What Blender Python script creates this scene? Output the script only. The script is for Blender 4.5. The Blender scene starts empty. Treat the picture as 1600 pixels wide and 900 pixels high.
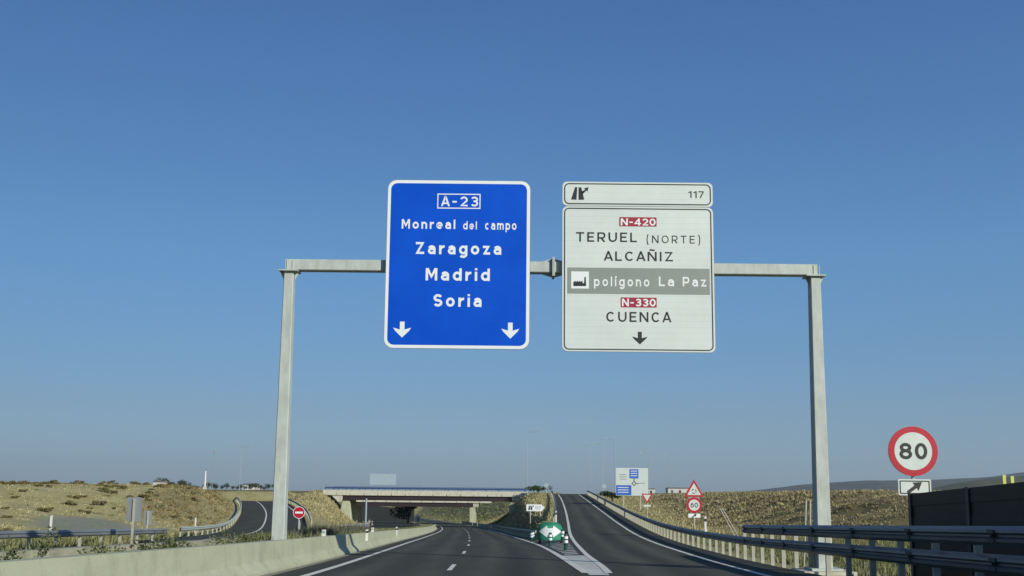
import bpy, math, random
import numpy as np
from mathutils import Vector

random.seed(7)
RNG = np.random.default_rng(7)
SC = bpy.context.scene
COL = SC.collection

# ------------------------------------------------------------------ camera, sky, sun, exposure
EYE = 1.2
F = 1700.0                                  # focal length in pixels of a 1600 wide frame
CY = 510.0                                  # row of the optical axis (the photo is cropped off centre)
cam_d = bpy.data.cameras.new("camera")
cam = bpy.data.objects.new("camera", cam_d)
COL.objects.link(cam)
cam_d.sensor_width = 36.0
cam_d.lens = 36.0 * F / 1600.0
cam_d.shift_y = (CY - 450.0) / 1600.0
cam_d.clip_start = 0.1
cam_d.clip_end = 20000.0
pitch = math.atan((770.0 - CY) / F)
cam.rotation_mode = 'QUATERNION'
from mathutils import Matrix
cam.rotation_quaternion = (Matrix.Rotation(math.pi / 2 + pitch, 4, 'X') @ Matrix.Rotation(math.radians(0.57), 4, 'Z')).to_quaternion()
cam.location = (0, 0, EYE)
SC.camera = cam

SUN_AZ, SUN_EL = 138.5, 22.0                # degrees clockwise from straight ahead (+y), above the horizon
wd = bpy.data.worlds.new("World")
SC.world = wd
wd.use_nodes = True
nt = wd.node_tree
bg = nt.nodes["Background"]
sky = nt.nodes.new("ShaderNodeTexSky")
sky.sky_type = 'NISHITA'
sky.sun_disc = False
sky.sun_elevation = math.radians(SUN_EL)
sky.sun_rotation = math.radians(SUN_AZ)
sky.altitude = 900.0
sky.air_density = 1.0
sky.dust_density = 0.6
sky.ozone_density = 2.6
# the clear air of this high plateau: less yellow low down, deeper blue higher up
wtc = nt.nodes.new("ShaderNodeTexCoord")
wsep = nt.nodes.new("ShaderNodeSeparateXYZ")
wramp = nt.nodes.new("ShaderNodeValToRGB")
wmul = nt.nodes.new("ShaderNodeMix")
wmul.data_type = 'RGBA'; wmul.blend_type = 'MULTIPLY'; wmul.inputs[0].default_value = 1.0
TINT = [(0.0, (.50, .66, 1.00)), (.07, (.62, .73, .92)), (.21, (.76, 1.05, 1.24)), (.40, (.77, 1.11, 1.46)), (1.0, (.72, 1.0, 1.30))]
while len(wramp.color_ramp.elements) < len(TINT):
    wramp.color_ramp.elements.new(.5)
for e_, (q_, c_) in zip(wramp.color_ramp.elements, TINT):
    e_.position = q_; e_.color = (c_[0] / 1.5, c_[1] / 1.5, c_[2] / 1.5, 1)
nt.links.new(wtc.outputs["Generated"], wsep.inputs[0])
nt.links.new(wsep.outputs[2], wramp.inputs[0])
nt.links.new(sky.outputs[0], wmul.inputs[6])
nt.links.new(wramp.outputs[0], wmul.inputs[7])
# a touch deeper on the left, away from the sun
wmr = nt.nodes.new("ShaderNodeMapRange")
for k_, v_ in (("From Min", -.45), ("From Max", .45), ("To Min", .70), ("To Max", 1.0)):
    wmr.inputs[k_].default_value = v_
nt.links.new(wsep.outputs[0], wmr.inputs["Value"])
wsc = nt.nodes.new("ShaderNodeVectorMath"); wsc.operation = 'SCALE'
nt.links.new(wmul.outputs[2], wsc.inputs[0]); nt.links.new(wmr.outputs[0], wsc.inputs["Scale"])
nt.links.new(wsc.outputs[0], bg.inputs[0])
bg.inputs[1].default_value = 0.139
sun_d = bpy.data.lights.new("sun", 'SUN')
sun_d.energy = 4.7
sun_d.angle = math.radians(0.5)
sun_d.color = (1.0, 0.96, 0.82)
sun = bpy.data.objects.new("sun", sun_d)
COL.objects.link(sun)
sa, se = math.radians(SUN_AZ), math.radians(SUN_EL)
to_sun = Vector((math.sin(sa) * math.cos(se), math.cos(sa) * math.cos(se), math.sin(se)))
sun.rotation_mode = 'QUATERNION'
sun.rotation_quaternion = to_sun.to_track_quat('Z', 'Y')
sun.location = (60, -60, 60)
SC.view_settings.view_transform = 'Standard'
SC.view_settings.look = 'None'
SC.view_settings.exposure = 0.0
SC.view_settings.gamma = 1.0
SC.cycles.max_bounces = 6
SC.cycles.use_denoising = True

# ------------------------------------------------------------------ materials
ALB = 0.78
def lin(c):
    return (c[0] * ALB, c[1] * ALB, c[2] * ALB, 1.0)

def mat(name, col, rough=0.7, metal=0.0, var=0.12, scale=3.0, col2=None, bump=0.0, bscale=40.0, spec=0.4, stretch=None, island=0.0, slat=0.0, wear=0.0):
    """principled surface whose colour wanders between two tones on object-space noise"""
    m = bpy.data.materials.new(name)
    m.use_nodes = True
    t = m.node_tree
    p = t.nodes["Principled BSDF"]
    p.inputs["Roughness"].default_value = rough
    p.inputs["Metallic"].default_value = metal
    p.inputs["Specular IOR Level"].default_value = spec
    tc = t.nodes.new("ShaderNodeTexCoord")
    src = tc.outputs["Object"]
    if stretch:
        mp = t.nodes.new("ShaderNodeMapping")
        mp.inputs["Scale"].default_value = stretch
        t.links.new(src, mp.inputs["Vector"])
        src = mp.outputs[0]
    n = t.nodes.new("ShaderNodeTexNoise")
    n.inputs["Scale"].default_value = scale
    n.inputs["Detail"].default_value = 6.0
    n.inputs["Roughness"].default_value = 0.65
    t.links.new(src, n.inputs["Vector"])
    r = t.nodes.new("ShaderNodeValToRGB")
    r.color_ramp.elements[0].position = 0.3
    r.color_ramp.elements[1].position = 0.7
    a = tuple(c * (1 - var) for c in col)
    b = col2 if col2 else tuple(min(1, c * (1 + var)) for c in col)
    r.color_ramp.elements[0].color = lin(a)
    r.color_ramp.elements[1].color = lin(b)
    t.links.new(n.outputs[0], r.inputs[0])
    out = r.outputs[0]
    if island > 0:
        g = t.nodes.new("ShaderNodeNewGeometry")
        mr = t.nodes.new("ShaderNodeMapRange")
        mr.inputs["To Min"].default_value = 1 - island
        mr.inputs["To Max"].default_value = 1 + island
        t.links.new(g.outputs["Random Per Island"], mr.inputs["Value"])
        mx = t.nodes.new("ShaderNodeVectorMath")
        mx.operation = 'SCALE'
        t.links.new(out, mx.inputs[0])
        t.links.new(mr.outputs[0], mx.inputs["Scale"])
        out = mx.outputs[0]
    if slat > 0:                           # seams between the extruded boards a sign is built of
        sx = t.nodes.new("ShaderNodeSeparateXYZ"); t.links.new(tc.outputs["Object"], sx.inputs[0])
        dv = t.nodes.new("ShaderNodeMath"); dv.operation = 'DIVIDE'; dv.inputs[1].default_value = slat; t.links.new(sx.outputs[2], dv.inputs[0])
        fr = t.nodes.new("ShaderNodeMath"); fr.operation = 'FRACT'; t.links.new(dv.outputs[0], fr.inputs[0])
        rs = t.nodes.new("ShaderNodeValToRGB"); rs.color_ramp.interpolation = 'CONSTANT'
        rs.color_ramp.elements[0].position = 0; rs.color_ramp.elements[0].color = (.91, .91, .91, 1)
        rs.color_ramp.elements[1].position = .07; rs.color_ramp.elements[1].color = (1, 1, 1, 1)
        t.links.new(fr.outputs[0], rs.inputs[0])
        mm = t.nodes.new("ShaderNodeMix"); mm.data_type = 'RGBA'; mm.blend_type = 'MULTIPLY'; mm.inputs[0].default_value = 1
        t.links.new(out, mm.inputs[6]); t.links.new(rs.outputs[0], mm.inputs[7]); out = mm.outputs[2]
    if wear > 0:                           # paler polished wheel tracks
        at = t.nodes.new("ShaderNodeAttribute"); at.attribute_name = "wear"
        mu = t.nodes.new("ShaderNodeMath"); mu.operation = 'MULTIPLY_ADD'; mu.inputs[1].default_value = wear; mu.inputs[2].default_value = 1.0
        t.links.new(at.outputs["Fac"], mu.inputs[0])
        ms = t.nodes.new("ShaderNodeVectorMath"); ms.operation = 'SCALE'
        t.links.new(out, ms.inputs[0]); t.links.new(mu.outputs[0], ms.inputs["Scale"]); out = ms.outputs[0]
    t.links.new(out, p.inputs["Base Color"])
    if bump > 0:
        n2 = t.nodes.new("ShaderNodeTexNoise")
        n2.inputs["Scale"].default_value = bscale
        n2.inputs["Detail"].default_value = 4.0
        t.links.new(src, n2.inputs["Vector"])
        bn = t.nodes.new("ShaderNodeBump")
        bn.inputs["Strength"].default_value = bump
        bn.inputs["Distance"].default_value = 0.02
        t.links.new(n2.outputs[0], bn.inputs["Height"])
        t.links.new(bn.outputs[0], p.inputs["Normal"])
    return m

M = {}
M['asphalt'] = mat("asphalt", (.072, .071, .054), .88, 0, .25, .8, bump=.5, bscale=25, spec=.18, stretch=(1, .06, 1), wear=.45)
M['asphalt_old'] = mat("asphalt_old", (.085, .085, .078), .9, 0, .15, .3, bump=.4, bscale=25, spec=.2, stretch=(1, .15, 1))
M['paint'] = mat("road_paint", (.86, .84, .74), .7, 0, .16, 2.2, bump=.1, col2=(.97, .95, .85))
M['paint_worn'] = mat("worn_road_paint", (.68, .68, .60), .75, 0, .18, 1.3, col2=(.82, .82, .73), stretch=(1, .3, 1))
M['concrete'] = mat("concrete", (.47, .485, .33), .85, 0, .10, .8, col2=(.53, .545, .39), bump=.25, bscale=18, stretch=(1, .35, 1.6))
def stained(m, amount, floor):
    # grime streaks and scuffs with ragged edges
    t = m.node_tree; p = t.nodes["Principled BSDF"]; src = p.inputs["Base Color"].links[0].from_socket
    tc = t.nodes.new("ShaderNodeTexCoord"); mp = t.nodes.new("ShaderNodeMapping"); mp.inputs["Scale"].default_value = (1.0, .55, .35)
    t.links.new(tc.outputs["Object"], mp.inputs["Vector"])
    n = t.nodes.new("ShaderNodeTexNoise"); n.inputs["Scale"].default_value = 2.4; n.inputs["Detail"].default_value = 9; n.inputs["Roughness"].default_value = .72
    t.links.new(mp.outputs[0], n.inputs["Vector"])
    r = t.nodes.new("ShaderNodeValToRGB"); r.color_ramp.elements[0].position = .50; r.color_ramp.elements[1].position = .72
    r.color_ramp.elements[0].color = (1, 1, 1, 1); r.color_ramp.elements[1].color = (floor, floor, floor * .95, 1)
    t.links.new(n.outputs[0], r.inputs[0])
    x = t.nodes.new("ShaderNodeMix"); x.data_type = 'RGBA'; x.blend_type = 'MULTIPLY'; x.inputs[0].default_value = amount
    t.links.new(src, x.inputs[6]); t.links.new(r.outputs[0], x.inputs[7]); t.links.new(x.outputs[2], p.inputs["Base Color"])
stained(M['concrete'], .75, .62)
M['concrete_pale'] = mat("pale_concrete", (.60, .58, .47), .85, 0, .15, 1.5, bump=.2, bscale=15)
M['concrete_old'] = mat('old_concrete', (.33, .33, .23), .9, 0, .25, 2.2, col2=(.46, .45, .32), bump=.35, bscale=14)
stained(M['concrete_pale'], .8, .6)
M['concrete_dull'] = mat("dull_concrete", (.30, .28, .22), .9, 0, .2, 1.5, bump=.2, bscale=15)
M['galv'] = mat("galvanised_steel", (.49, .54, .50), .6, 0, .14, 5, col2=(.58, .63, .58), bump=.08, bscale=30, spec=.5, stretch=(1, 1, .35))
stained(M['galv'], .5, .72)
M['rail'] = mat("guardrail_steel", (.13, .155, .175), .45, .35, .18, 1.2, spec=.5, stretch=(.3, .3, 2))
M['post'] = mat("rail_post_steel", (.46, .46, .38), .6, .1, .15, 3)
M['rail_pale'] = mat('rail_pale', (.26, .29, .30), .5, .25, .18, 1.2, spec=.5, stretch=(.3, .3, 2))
M['rail_dark'] = mat("weathered_steel", (.09, .09, .085), .6, .4, .2, 2)
M['sign_back'] = mat("sign_back_aluminium", (.33, .35, .37), .5, .3, .1, 2)
M['sign_blue'] = mat("reflective_blue", (.003, .088, .64), .38, 0, .10, .6, col2=(.006, .104, .72), spec=.12, slat=.175)
M['sign_white'] = mat("reflective_white", (.69, .755, .73), .4, 0, .05, .7, col2=(.75, .815, .79), spec=.3, slat=.175)
M['plate_white'] = mat('plate_white', (.66, .73, .69), .4, 0, .06, 2.5, col2=(.72, .78, .74), spec=.3)
M['letter_white'] = mat("white_lettering", (.86, .90, .92), .5, 0, .03, 2)
M['letter_black'] = mat("black_lettering", (.018, .022, .022), .5, 0, .1, 2)
M['sign_grey'] = mat("sign_grey_band", (.27, .31, .28), .5, 0, .05, 1.2)
M['sign_crimson'] = mat("sign_crimson", (.36, .02, .045), .45, 0, .06, 1.5)
M['sign_red'] = mat("sign_red", (.50, .012, .03), .4, 0, .06, 1.5)
M['sign_board'] = mat("board_pale", (.60, .68, .66), .5, 0, .05, 1.2)
M['blue_soft'] = mat("board_blue", (.03, .13, .52), .5, 0, .06, 1.2)
M['ghost'] = mat("pale_panel", (.36, .46, .54), .7, 0, .04, .8)
M['green'] = mat("marker_green", (.012, .20, .115), .65, 0, .18, 2.5, col2=(.03, .30, .18))
M['green_dark'] = mat("bollard_green", (.008, .075, .045), .5, 0, .1, 3)
M['yellow'] = mat("glint_yellow", (.58, .62, .17), .5, 0, .08, 3)  # colour of the windscreen reflections, put on the added bars
M['barrier'] = mat("noise_panel", (.066, .082, .056), .75, 0, .2, .9, col2=(.115, .078, .058), stretch=(.12, .12, 2.2), spec=.3)
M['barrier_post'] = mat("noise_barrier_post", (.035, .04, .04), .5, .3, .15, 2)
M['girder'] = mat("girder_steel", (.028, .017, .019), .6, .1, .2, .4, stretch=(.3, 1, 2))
M['bridge_blue'] = mat("railing_blue", (.030, .075, .20), .5, .2, .12, 1)
M['white'] = mat("white_plastic", (.78, .78, .74), .5, 0, .05, 3)
M['black'] = mat("black_plastic", (.02, .02, .02), .5, 0, .1, 3)
M['lamp_grey'] = mat("lamp_steel", (.34, .42, .47), .5, .3, .08, 1)
M['building'] = mat("building_wall", (.62, .60, .55), .8, 0, .08, .05)
M['roof'] = mat("building_roof", (.24, .20, .17), .8, 0, .12, .1)
M['glass'] = mat("dark_window", (.03, .035, .04), .2, 0, .1, 1)
M['bark'] = mat("bark", (.11, .08, .055), .9, 0, .2, 3)
M['leaf'] = mat("leaf_green", (.042, .065, .028), .8, 0, .25, .6, col2=(.065, .082, .032), spec=.2, island=.45)
M['scrub_brown'] = mat('scrub_brown', (.22, .16, .07), .9, 0, .3, .4, col2=(.32, .25, .11), spec=.15, island=.4)
M['leaf_weed'] = mat('weed_leaf', (.10, .125, .05), .85, 0, .25, 1.2, col2=(.17, .18, .08), spec=.2, island=.4)
M['leaf_dry'] = mat("shrub_leaf", (.17, .155, .062), .85, 0, .25, 1.2, col2=(.25, .22, .095), spec=.2, island=.4)
M['weed'] = mat("green_weed", (.17, .19, .075), .85, 0, .25, .5, col2=(.30, .30, .14), spec=.2, island=.4)
M['weed_grey'] = mat("grey_weed", (.10, .105, .080), .85, 0, .25, 1.5, col2=(.15, .145, .11), spec=.2, island=.4)
M['straw'] = mat("dry_grass", (.42, .365, .175), .9, 0, .3, .12, col2=(.55, .49, .26), spec=.15, island=.4)
M['straw_brown'] = mat("brown_grass", (.36, .30, .15), .9, 0, .3, .12, col2=(.46, .40, .22), spec=.15, island=.45)
M['hill'] = mat("far_hill", (.085, .085, .062), .95, 0, .3, .006, col2=(.14, .125, .075), spec=.1)
M['hill_near'] = mat("near_hill", (.13, .125, .05), .95, 0, .3, .012, col2=(.20, .175, .075), spec=.1)

# ------------------------------------------------------------------ mesh helpers
class MB:
    def __init__(s):
        s.v = []; s.f = []; s.mi = []
    def add(s, vs, fs, mi=0):
        o = len(s.v)
        s.v.extend([tuple(v) for v in vs])
        s.f.extend([tuple(i + o for i in f) for f in fs])
        s.mi.extend([mi] * len(fs))
        return s
    def box(s, x0, x1, y0, y1, z0, z1, mi=0):
        vs = [(x, y, z) for z in (z0, z1) for (x, y) in ((x0, y0), (x1, y0), (x1, y1), (x0, y1))]
        return s.add(vs, [(3, 2, 1, 0), (4, 5, 6, 7), (0, 1, 5, 4), (1, 2, 6, 5), (2, 3, 7, 6), (3, 0, 4, 7)], mi)
    def frustum(s, x, y, z0, z1, wx0, wy0, wx1, wy1, dx=0, dy=0, ch=0.0):
        def ring(cx, cy, wx, wy, z):
            if ch <= 0:
                return [(cx - wx, cy - wy, z), (cx + wx, cy - wy, z), (cx + wx, cy + wy, z), (cx - wx, cy + wy, z)]
            c = ch
            return [(cx - wx + c, cy - wy, z), (cx + wx - c, cy - wy, z), (cx + wx, cy - wy + c, z), (cx + wx, cy + wy - c, z),
                    (cx + wx - c, cy + wy, z), (cx - wx + c, cy + wy, z), (cx - wx, cy + wy - c, z), (cx - wx, cy - wy + c, z)]
        a = ring(x, y, wx0 / 2, wy0 / 2, z0); b = ring(x + dx, y + dy, wx1 / 2, wy1 / 2, z1)
        n = len(a)
        fs = [(i, (i + 1) % n, n + (i + 1) % n, n + i) for i in range(n)] + [tuple(range(n - 1, -1, -1)), tuple(range(n, 2 * n))]
        return s.add(a + b, fs)
    def tube(s, pts, r, n=8, r1=None, mi=0):
        pts = [Vector(p) for p in pts]
        r1 = r if r1 is None else r1
        rings = []
        for i, p in enumerate(pts):
            d = (pts[min(i + 1, len(pts) - 1)] - pts[max(i - 1, 0)]).normalized()
            a = d.cross(Vector((0, 0, 1))) if abs(d.z) < .95 else d.cross(Vector((1, 0, 0)))
            a.normalize(); b = d.cross(a)
            rr = r + (r1 - r) * i / max(1, len(pts) - 1)
            rings.append([p + (a * math.cos(2 * math.pi * k / n) + b * math.sin(2 * math.pi * k / n)) * rr for k in range(n)])
        vs = [v for ring in rings for v in ring]
        fs = []
        for i in range(len(pts) - 1):
            for k in range(n):
                fs.append((i * n + k, (i + 1) * n + k, (i + 1) * n + (k + 1) % n, i * n + (k + 1) % n))
        fs.append(tuple(range(n))); fs.append(tuple(range((len(pts) - 1) * n + n - 1, (len(pts) - 1) * n - 1, -1)))
        return s.add(vs, fs, mi)
    def plate(s, poly, y0, y1, mi=0):
        """a polygon in the x-z plane given thickness from y0 (front) to y1"""
        n = len(poly)
        vs = [(x, y0, z) for x, z in poly] + [(x, y1, z) for x, z in poly]
        fs = [tuple(range(n)), tuple(range(2 * n - 1, n - 1, -1))] + [(i, n + i, n + (i + 1) % n, (i + 1) % n) for i in range(n)]
        return s.add(vs, fs, mi)
    def ringplate(s, outer, inner, y0, y1):
        n = len(outer)
        vs = [(x, y0, z) for x, z in outer] + [(x, y0, z) for x, z in inner] + [(x, y1, z) for x, z in outer] + [(x, y1, z) for x, z in inner]
        fs = []
        for i in range(n):
            j = (i + 1) % n
            fs += [(i, j, n + j, n + i), (2 * n + j, 2 * n + i, 3 * n + i, 3 * n + j), (j, i, 2 * n + i, 2 * n + j), (n + i, n + j, 3 * n + j, 3 * n + i)]
        return s.add(vs, fs)
    def sweep(s, prof, path, side=1, closed=True):
        """prof: (lateral, height) pairs; path: (x, y, z) points; lateral measured to the right of travel when side = 1"""
        P = [Vector(p) for p in path]
        n = len(prof); vs = []
        for i, p in enumerate(P):
            d = P[min(i + 1, len(P) - 1)] - P[max(i - 1, 0)]
            d.z = 0; d.normalize()
            r = Vector((d.y, -d.x, 0)) * side
            vs += [p + r * a + Vector((0, 0, b)) for a, b in prof]
        fs = []
        for i in range(len(P) - 1):
            for k in range(n if closed else n - 1):
                a, b = i * n + k, i * n + (k + 1) % n
                fs.append((a, b, b + n, a + n) if side == 1 else (a + n, b + n, b, a))
        if closed:
            fs.append(tuple(range(n - 1, -1, -1))); fs.append(tuple(range((len(P) - 1) * n, len(P) * n)))
        return s.add(vs, fs)
    def build(s, name, m, parent=None, loc=None, smooth=False):
        me = bpy.data.meshes.new(name)
        me.from_pydata(s.v, [], s.f)
        ms = m if isinstance(m, (list, tuple)) else [m]
        for q in ms:
            me.materials.append(q)
        if len(ms) > 1:
            me.polygons.foreach_set("material_index", s.mi)
        if smooth:
            me.polygons.foreach_set("use_smooth", [True] * len(me.polygons))
        me.validate(); me.update()
        return link(name, me, parent, loc)

def link(name, me, parent=None, loc=None):
    o = bpy.data.objects.new(name, me)
    COL.objects.link(o)
    if parent is not None:
        o.parent = parent
    if loc is not None:
        o.location = loc
    return o

def raw_mesh(name, v, f, m, parent=None, smooth=False):
    me = bpy.data.meshes.new(name)
    v = np.asarray(v, dtype=np.float32); f = np.asarray(f, dtype=np.int32)
    k = f.shape[1]
    me.vertices.add(len(v)); me.vertices.foreach_set("co", v.ravel())
    me.loops.add(f.size); me.loops.foreach_set("vertex_index", f.ravel())
    me.polygons.add(len(f))
    me.polygons.foreach_set("loop_start", np.arange(0, f.size, k, dtype=np.int32))
    me.polygons.foreach_set("loop_total", np.full(len(f), k, dtype=np.int32))
    if smooth:
        me.polygons.foreach_set("use_smooth", np.ones(len(f), dtype=bool))
    me.materials.append(m)
    me.update(calc_edges=True); me.validate()
    return link(name, me, parent)

def tag(o, label=None, cat=None, group=None, kind=None):
    if label: o['label'] = label
    if cat: o['category'] = cat
    if group: o['group'] = group
    if kind: o['kind'] = kind
    return o

def thing(name, label, cat, loc=(0, 0, 0), rz=0.0, group=None):
    o = bpy.data.objects.new(name, None)
    COL.objects.link(o)
    o.location = loc; o.rotation_euler = (0, 0, rz)
    o.empty_display_size = .3
    return tag(o, label, cat, group)

def copy_tree(o, loc, rz=None, label=None, parent=None):
    c = o.copy(); COL.objects.link(c)
    if parent is None:
        c.location = loc
        if rz is not None: c.rotation_euler = (0, 0, rz)
        if label: c['label'] = label
    else:
        c.parent = parent
    for ch in list(o.children):
        copy_tree(ch, None, parent=c)
    return c

def struct(o):
    o['kind'] = 'structure'
    return o

# ------------------------------------------------------------------ layout of the roads (metres; +y ahead, z = 0 under the camera)
def curve(xs, ys):
    xs = np.array(xs, float); ys = np.array(ys, float)
    d = np.diff(ys) / np.diff(xs)
    m = np.empty_like(ys); m[0] = d[0]; m[-1] = d[-1]
    m[1:-1] = (d[1:] * np.diff(xs)[:-1] + d[:-1] * np.diff(xs)[1:]) / (xs[2:] - xs[:-2])
    def f(q):
        q = np.asarray(q, float)
        i = np.clip(np.searchsorted(xs, q) - 1, 0, len(xs) - 2)
        h = xs[i + 1] - xs[i]; t = np.clip((q - xs[i]) / h, -5, 6)
        lo = q < xs[0]; hi = q > xs[-1]
        tt = np.clip(t, 0, 1)
        r = (2 * tt**3 - 3 * tt**2 + 1) * ys[i] + (tt**3 - 2 * tt**2 + tt) * h * m[i] + (-2 * tt**3 + 3 * tt**2) * ys[i + 1] + (tt**3 - tt**2) * h * m[i + 1]
        r = np.where(lo, ys[0] + (q - xs[0]) * m[0], r)
        r = np.where(hi, ys[-1] + (q - xs[-1]) * m[-1], r)
        return r
    return f

ML = curve([-20, 0, 26, 48, 71, 108, 157, 201, 230, 250, 300, 360, 430], [-4.2, -4.3, -4.62, -5.44, -6.39, -7.85, -9.9, -12.3, -14.6, -16.8, -24, -35.5, -52])
MR = curve([-20, 0, 28, 48, 62, 85, 128, 170, 208, 246, 300, 360, 430], [2.0, 1.98, 1.93, 1.9, 1.75, 1.1, -.55, -2.5, -4.75, -8.6, -16.6, -28.2, -44.7])
ZM = curve([-60, 0, 60, 110, 150, 200, 250, 300, 360, 430], [1.68, 0, -1.68, -3.08, -4.13, -5.27, -6.2, -6.87, -7.4, -7.7])
EL = curve([10, 20, 28, 47, 71, 95, 125, 155, 185, 211, 240], [1.99, 2.0, 2.5, 3.15, 3.9, 5.0, 6.3, 7.45, 8.4, 9.0, 9.5])
ER = curve([-20, 0, 28, 47, 71, 95, 125, 155, 185, 211, 240], [5.7, 5.9, 6.6, 7.7, 8.5, 9.55, 10.7, 11.7, 12.5, 13.0, 13.4])
ZE = curve([-60, 0, 28, 45, 58, 71, 95, 125, 155, 185, 205, 216, 240], [1.68, 0, -.784, -1.23, -1.42, -1.47, -1.33, -.85, -.25, .5, .98, 1.08, 1.08])
LOOP = [(-16.4, 55, -1.52), (-19.2, 75, -2.06), (-22.0, 95, -2.58), (-25.9, 118, -2.85), (-32, 148, -2.05), (-38.5, 175, -1.45), (-46, 203, -.85), (-56.5, 236, -.25), (-68, 265, .05), (-84, 296, .15), (-110, 330, .2)]
_lx = curve([p[1] for p in LOOP], [p[0] for p in LOOP]); _lz = curve([p[1] for p in LOOP], [p[2] for p in LOOP])
FOOT = [(170, 15), (60, 46), (30, 57), (17.5, 68), (15.6, 82), (16.6, 100), (20, 150), (22.5, 190), (25, 215), (30, 400), (30, 9000)]
ZLOW = curve([-60, 0, 28, 50, 70, 100, 150, 195, 215, 225, 260, 9000], [1.5, -.1, -.8, -1.25, -1.5, -1.65, -1.0, .5, 1.0, 1.0, 1.0, 1.0])

def sstep(t):
    t = np.clip(t, 0, 1)
    return t * t * (3 - 2 * t)

def wob(x, y, s, k):
    return np.sin(x / s + 1.3 * k) * np.cos(y / s * 1.17 + .7 * k) + .5 * np.sin(x / s * 2.3 + y / s * 1.7 + k) + .3 * np.cos(x / s * 4.1 - y / s * 3.3 + 2 * k)

def signed_to_line(x, y, line):
    best = np.full(np.shape(x), 1e9); sgn = np.ones(np.shape(x))
    for (ax, ay), (bx, by) in zip(line[:-1], line[1:]):
        dx, dy = bx - ax, by - ay
        t = np.clip(((x - ax) * dx + (y - ay) * dy) / (dx * dx + dy * dy), 0, 1)
        d = np.hypot(x - ax - t * dx, y - ay - t * dy)
        c = (x - ax) * dy - (y - ay) * dx
        up = d < best - 1e-6
        sgn = np.where(up, np.sign(c), sgn)
        best = np.where(up, d, best)
    return best * sgn

LOOP_FINE = [(float(_lx(q)), float(q)) for q in np.arange(60, 332, 6)]

def H(x, y):
    x = np.asarray(x, float); y = np.asarray(y, float)
    x, y = np.broadcast_arrays(x, y)
    dist = np.hypot(x, y)
    plain = 1.22 + .10 * wob(x, y, 23, 1) * np.clip((dist - 60) / 120, 0, 1) - np.clip(dist - 420, 0, 5000) * .0022
    # right: low verge, then the rough bank
    sd = signed_to_line(x, y, FOOT)
    zl = ZLOW(np.clip(y, -60, 400))
    rough = .16 * wob(x, y, 2.7, 3) + .10 * wob(x, y, 1.1, 5)
    bank = sstep(sd / 17.0)
    right = zl + (plain + .30 - zl) * bank + rough * np.clip(sd / 5, 0, 1) * np.clip(1.6 - bank, 0, 1) * np.clip((260 - y) / 60, 0, 1)
    # left: dry hillside
    hump = .55 * np.exp(-((x + 105) / 52) ** 2 - ((y - 150) / 75) ** 2) + .1 * np.exp(-((x + 60) / 18) ** 2 - ((y - 120) / 26) ** 2)
    left = plain + hump + .22 * wob(x, y, 6, 2) * np.clip((-x - 18) / 20, 0, 1) * np.clip((300 - dist) / 100, 0, 1)
    mid = (ML(y) + MR(y)) / 2
    w = sstep((x - (mid - 3)) / 6)
    nat = left * (1 - w) + right * w
    # motorway, median and opposite carriageway
    xl = ML(y) - 14.9; xr = MR(y) + 1.0
    zm = ZM(y)
    bl = np.interp(y, [0, 105, 150, 195, 226, 245, 300], [40, 40, 20, 10, 10, 20, 26])
    br = np.where(y > 228, np.interp(y, [228, 245], [12, 22]), np.clip((EL(y) - 1.6) - xr, .6, 12))
    t = np.where(x < xl, sstep((xl - x) / bl), np.where(x > xr, sstep((x - xr) / br), 0.0))
    fade = sstep((y - 400) / 60)
    t = np.maximum(t, fade)
    h = (zm - .07) * (1 - t) + nat * t
    # loop ramp on the left
    ld = np.abs(signed_to_line(x, y, LOOP_FINE))
    lt = sstep((ld - 4.9) / 7.0)
    lt = np.where((x > xl + 2) , 1.0, lt)
    h = (_lz(np.clip(y, 55, 330)) - .07) * (1 - lt) + h * lt
    # exit ramp on the right
    pl = EL(y) - 1.5; pr = ER(y) + 2.3
    bl2 = np.clip(pl - xr - .8, .2, 9.0)
    t = np.where(x < pl, (pl - x) / bl2, np.where(x > pr, (x - pr) / 3.2, 0.0))
    t = sstep(t)
    t = np.maximum(t, sstep((y - 216) / 6))
    h = np.where(x > MR(y) + .3, (ZE(y) - .07) * (1 - t) + h * t, h)
    gm = (y < 80) & (x > MR(y) - .1) & (x < EL(y) + .1)
    gt = np.clip((x - MR(y)) / np.maximum(.05, EL(y) - MR(y)), 0, 1)
    h = np.where(gm, ZM(y) * (1 - gt) + ZE(y) * gt - .09, h)
    # overpass road
    ot = np.maximum(sstep((np.abs(y - 219) - 7) / 8), sstep((-(x - 6)) / 6) * sstep((x + 44) / 6))
    h = np.where((x > 0) | (x < -38), (1.0) * (1 - ot) + h * ot, h)
    return h

def h1(x, y):
    return float(H(np.array([x]), np.array([y]))[0])

# ------------------------------------------------------------------ ground sheet
def axis(parts):
    out = []
    for a, b, s in parts:
        out += list(np.arange(a, b, s))
    out.append(parts[-1][1])
    return np.array(out)
gx = axis([(-9000, -1500, 750), (-1500, -300, 100), (-300, -120, 10), (-120, -70, 2.5), (-70, -24, .9), (-24, 45, .6), (45, 90, 2), (90, 300, 12), (300, 1500, 100), (1500, 9000, 750)])
gy = axis([(-60, 0, 10), (0, 130, .8), (130, 280, 1.5), (280, 420, 5), (420, 1500, 60), (1500, 9000, 500)])
X, Y = np.meshgrid(gx, gy)
Z = H(X, Y)
nx, ny = len(gx), len(gy)
V = np.stack([X.ravel(), Y.ravel(), Z.ravel()], 1)
ii = (np.arange(ny - 1)[:, None] * nx + np.arange(nx - 1)[None, :]).ravel()
FA = np.stack([ii, ii + 1, ii + 1 + nx, ii + nx], 1)

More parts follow.
